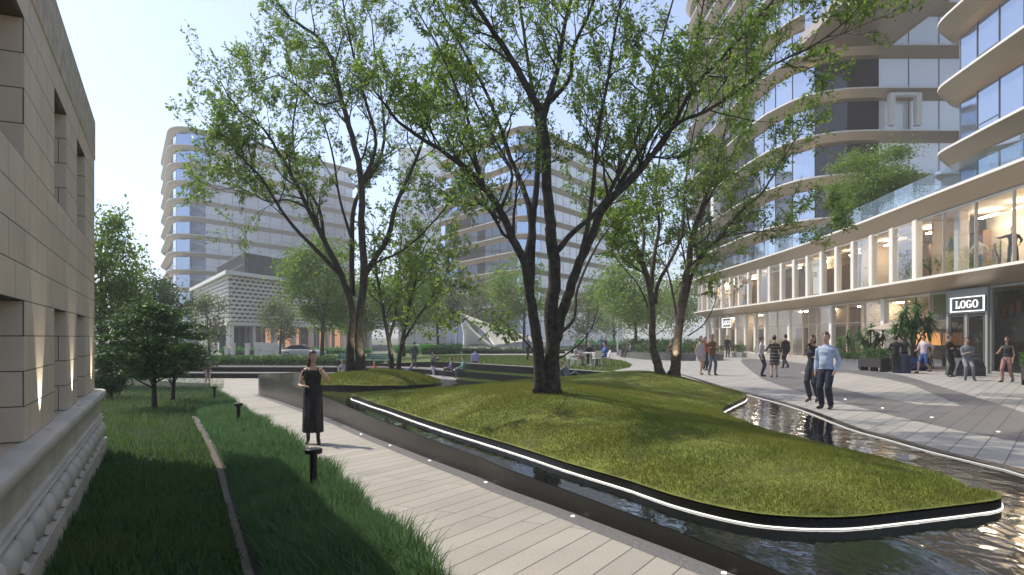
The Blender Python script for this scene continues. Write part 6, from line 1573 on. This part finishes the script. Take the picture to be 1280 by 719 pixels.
o = b.build('counter_body', M['bluepaint'], co_r, smooth='auto', world=False); o['kind'] = 'stuff'
pp_ = at(1156, 464, .034); pp_ = (pp_[0], pp_[1] + 1.0)
pot = empty('plant_pot', 'huge round glazed blue plant pot behind the man in blue shorts', 'plant pot', (pp_[0], pp_[1], .034))
b = MB(); b.lathe([(0, 0), (.55, 0), (.72, .12), (.80, .30), (.80, .42), (.70, .60), (.72, .64), (.64, .64), (.60, .55), (0, .55)], 28); b.build('pot_body', M['bluepot'], pot, smooth='auto', world=False)
def dracaena(name, label, loc, stems, leafL, seed, group=None, m=None, nl=34):
    rg = np.random.default_rng(seed); r_ = empty(name, label, 'plant', loc, 0, group); b = MB(); l0 = np.array(loc); Cn = []; Dn = []; Ln = []
    for (dx, dy, h) in stems:
        tip = l0 + np.array([dx, dy, h]); P_ = catmull([tuple(l0 + np.array([dx * .1, dy * .1, -.02])), tuple(l0 + np.array([dx * .25 + .06, dy * .3, h * .4])), tuple(l0 + np.array([dx * .9, dy * .9, h * .75])), tuple(tip)], 4)
        b.tube(P_, [.045 - .02 * i / len(P_) for i in range(len(P_))], 7)
        for k in range(nl):
            t = rg.uniform(.72, 1.0); q = np.array(P_[int(t * (len(P_) - 1))]); d = unit(rg.normal(size=3) * np.array([1, 1, .7]) + np.array([0, 0, .25]))
            Cn.append(q); Dn.append(d); Ln.append(leafL * rg.uniform(.7, 1.25))
    b.build('stem', M['bark2'], r_, smooth=True)
    # strap leaves that bend over
    V_ = []; F_ = []
    for c_, d, L_ in zip(Cn, Dn, Ln):
        sd_ = unit(np.cross(d, [0, 0, 1])); i0_ = len(V_)
        for j, (t, w_) in enumerate(((0, .25), (.35, 1), (.7, .8), (1, .05))):
            q = c_ + d * L_ * t + np.array([0, 0, -.42 * L_ * t * t]); V_ += [tuple(q - sd_ * w_ * L_ * .085), tuple(q + sd_ * w_ * L_ * .085)]
        for j in range(3): F_.append([i0_ + 2 * j, i0_ + 2 * j + 1, i0_ + 2 * j + 3, i0_ + 2 * j + 2])
    np_mesh('foliage', np.array(V_) - l0, np.array(F_), m or M['leafpalm'], r_)
    return r_
dracaena('tropical_plant', 'tall bushy tropical plant growing in the huge blue pot', (pp_[0], pp_[1], .6), [(-.55, 0, 2.1), (-.25, .2, 2.55), (.1, -.1, 2.9), (.35, .2, 2.3), (.75, 0, 1.9), (-.75, .2, 1.6), (-.1, -.2, 1.7), (.95, .1, 2.2), (.2, .2, 2.0)], .62, 81, nl=60)
tp2 = at(1112, 461, .034)
dracaena('tropical_plant', 'tropical plant with twisted stems behind the parasol', (tp2[0], tp2[1] + 2.2, .034), [(-.5, 0, 2.0), (.2, .1, 2.4), (.5, 0, 1.8), (-.2, .2, 1.6), (.8, 0, 2.1), (0, 0, 1.3)], .55, 82, nl=50)
tp3 = at(1062, 459, .034)
dracaena('tropical_plant', 'small tropical plant left of the seated customers', (tp3[0] + .5, tp3[1] + 1.4, .034), [(-.4, 0, 1.6), (.1, .1, 1.9), (.4, 0, 1.5)], .5, 83, nl=44)
for i, (x, lb_, sds, m_) in enumerate(((1166, 'upstairs plant with drooping leaves in the left pale window', [(-.6, 0, 1.3), (.1, 0, 1.5), (.6, .1, 1.9), (.2, .1, 1.1)], 84), (1204, 'larger upstairs plant beside the person in white', [(-.6, 0, 2.0), (.1, 0, 1.9), (.7, .1, 1.8), (-.2, .1, 1.2), (.3, 0, .9)], 85), (1248, 'thin yellowing upstairs plant beside the man in the black suit', [(-.15, 0, 1.2), (.1, 0, 1.35)], 86))):
    q = on_line(offset2(E, 2.4 if i < 2 else 1.7), U(x)); dracaena('indoor_plant', lb_, (q[0], q[1], 4.62), sds, .5 if i < 2 else .3, m_, m=M['leafpalm'] if i < 2 else M['leafyel'], nl=36 if i < 2 else 16)
# tilted dark stone seat
q = at(1211, 470, .034); st = MB()
st.loft([[(x * k + dx, y * k, z) for x, y in ((-.62, -.45), (.62, -.5), (.7, .4), (-.5, .5))] for z, k, dx in ((0, 1.0, 0), (.35, .95, .05), (.68, .72, .12), (.74, .62, .14))], cap=True)
st.v = [(p[0] + q[0], p[1] + q[1] + .35, p[2] + .034) for p in st.v]
tag(st.build('stone_block', mat('dark_stone', (.06, .062, .07), .7, noise=.5, nscale=6, bump=.5), loc=(q[0], q[1] + .35, .034)), 'dark tapered stone block used as a seat by the man in the grey suit', 'stone block')
# drum floor lamp
q = at(1178, 463, .034); fl = empty('floor_lamp', 'floor lamp with a wide orange drum shade beside the big blue pot', 'lamp', (q[0], q[1] + 1.2, .034))
b = MB()
for k in range(3):
    a = 2 * PI * k / 3 + .4; b.tube([(.42 * math.cos(a), .42 * math.sin(a), 0), (.10 * math.cos(a), .10 * math.sin(a), 1.3)], .022, 7)
b.build('tripod', M['black'], fl, world=False)
b = MB(); b.lathe([(.56, 1.22), (.50, 1.85)], 28); b.lathe([(.552, 1.22), (.492, 1.85)], 28)
b.build('lamp_shade', mat('orange_shade', (.55, .26, .09), .8, emit=(1, .45, .15), estr=.35), fl, smooth='auto', world=False)
# handbag of the woman in the striped dress
hb_ = sdw.location; b = MB(); b.rbox((hb_.x + .33, hb_.y - .12, .86), (.10, .28, .22), .03); b.tube(catmull([(hb_.x + .33, hb_.y - .22, .96), (hb_.x + .30, hb_.y - .12, 1.16), (hb_.x + .33, hb_.y - .02, .96)], 5), .012, 6)
tag(b.build('handbag', SHOE, loc=(hb_.x + .33, hb_.y - .12, .75)), 'black handbag hanging at the side of the woman in the striped dress', 'handbag')
# ================================================================== camera, sun, sky
cam = bpy.data.cameras.new('camera'); co = bpy.data.objects.new('camera', cam); C.objects.link(co)
co.location = (0, 0, CZ); co.rotation_euler = (R(90), 0, 0)
cam.sensor_width = 36; cam.lens = 36 * F / 1280; cam.shift_y = (HY - 359.5) / 1280; cam.clip_end = 8000; cam.clip_start = .05
S.camera = co
sd = Vector((-.86 * math.cos(R(50)), .51 * math.cos(R(50)), math.sin(R(50))))
sl = bpy.data.lights.new('sun', 'SUN'); sl.energy = SUN_E; sl.angle = R(.6); sl.color = (1, .90, .75)
so = bpy.data.objects.new('sun', sl); C.objects.link(so); so.rotation_euler = sd.to_track_quat('Z', 'Y').to_euler(); so.location = (-30, 20, 40)
W = bpy.data.worlds.new('World'); S.world = W; W.use_nodes = True
nt = W.node_tree; bg = nt.nodes['Background']; sk = nt.nodes.new('ShaderNodeTexSky'); sk.sky_type = 'NISHITA'; sk.sun_disc = False
sk.sun_elevation = R(50); sk.sun_rotation = math.atan2(sd.x, sd.y); sk.air_density = .62; sk.dust_density = .7; sk.ozone_density = .6
hs_ = nt.nodes.new('ShaderNodeHueSaturation'); hs_.inputs['Saturation'].default_value = .86; nt.links.new(sk.outputs[0], hs_.inputs['Color']); nt.links.new(hs_.outputs[0], bg.inputs[0]); bg.inputs[1].default_value = SKY_E
S.view_settings.view_transform = 'Standard'; S.view_settings.look = 'None'; S.view_settings.gamma = 1; S.view_settings.exposure = EXPO
S.render.engine = 'CYCLES'
cy = S.cycles; cy.max_bounces = 6; cy.diffuse_bounces = 3; cy.glossy_bounces = 4; cy.transmission_bounces = 4; cy.transparent_max_bounces = 10
cy.caustics_reflective = False; cy.caustics_refractive = False; cy.use_denoising = True; cy.sample_clamp_indirect = 6

# the air: pale haze round everything
hz = MB(); hz.box((0, 0, 34), (3100, 3100, 73.0)); hm, nt, N, L = newmat('haze_air')
out = N.new('ShaderNodeOutputMaterial'); pv = N.new('ShaderNodeVolumePrincipled'); pv.inputs['Color'].default_value = (.97, .96, .94, 1); pv.inputs['Density'].default_value = HAZE; pv.inputs['Anisotropy'].default_value = .0
L.new(pv.outputs[0], out.inputs['Volume'])
tag(hz.build('haze', hm, loc=(0, 0, 0)), kind='stuff')
cy.volume_bounces = 0
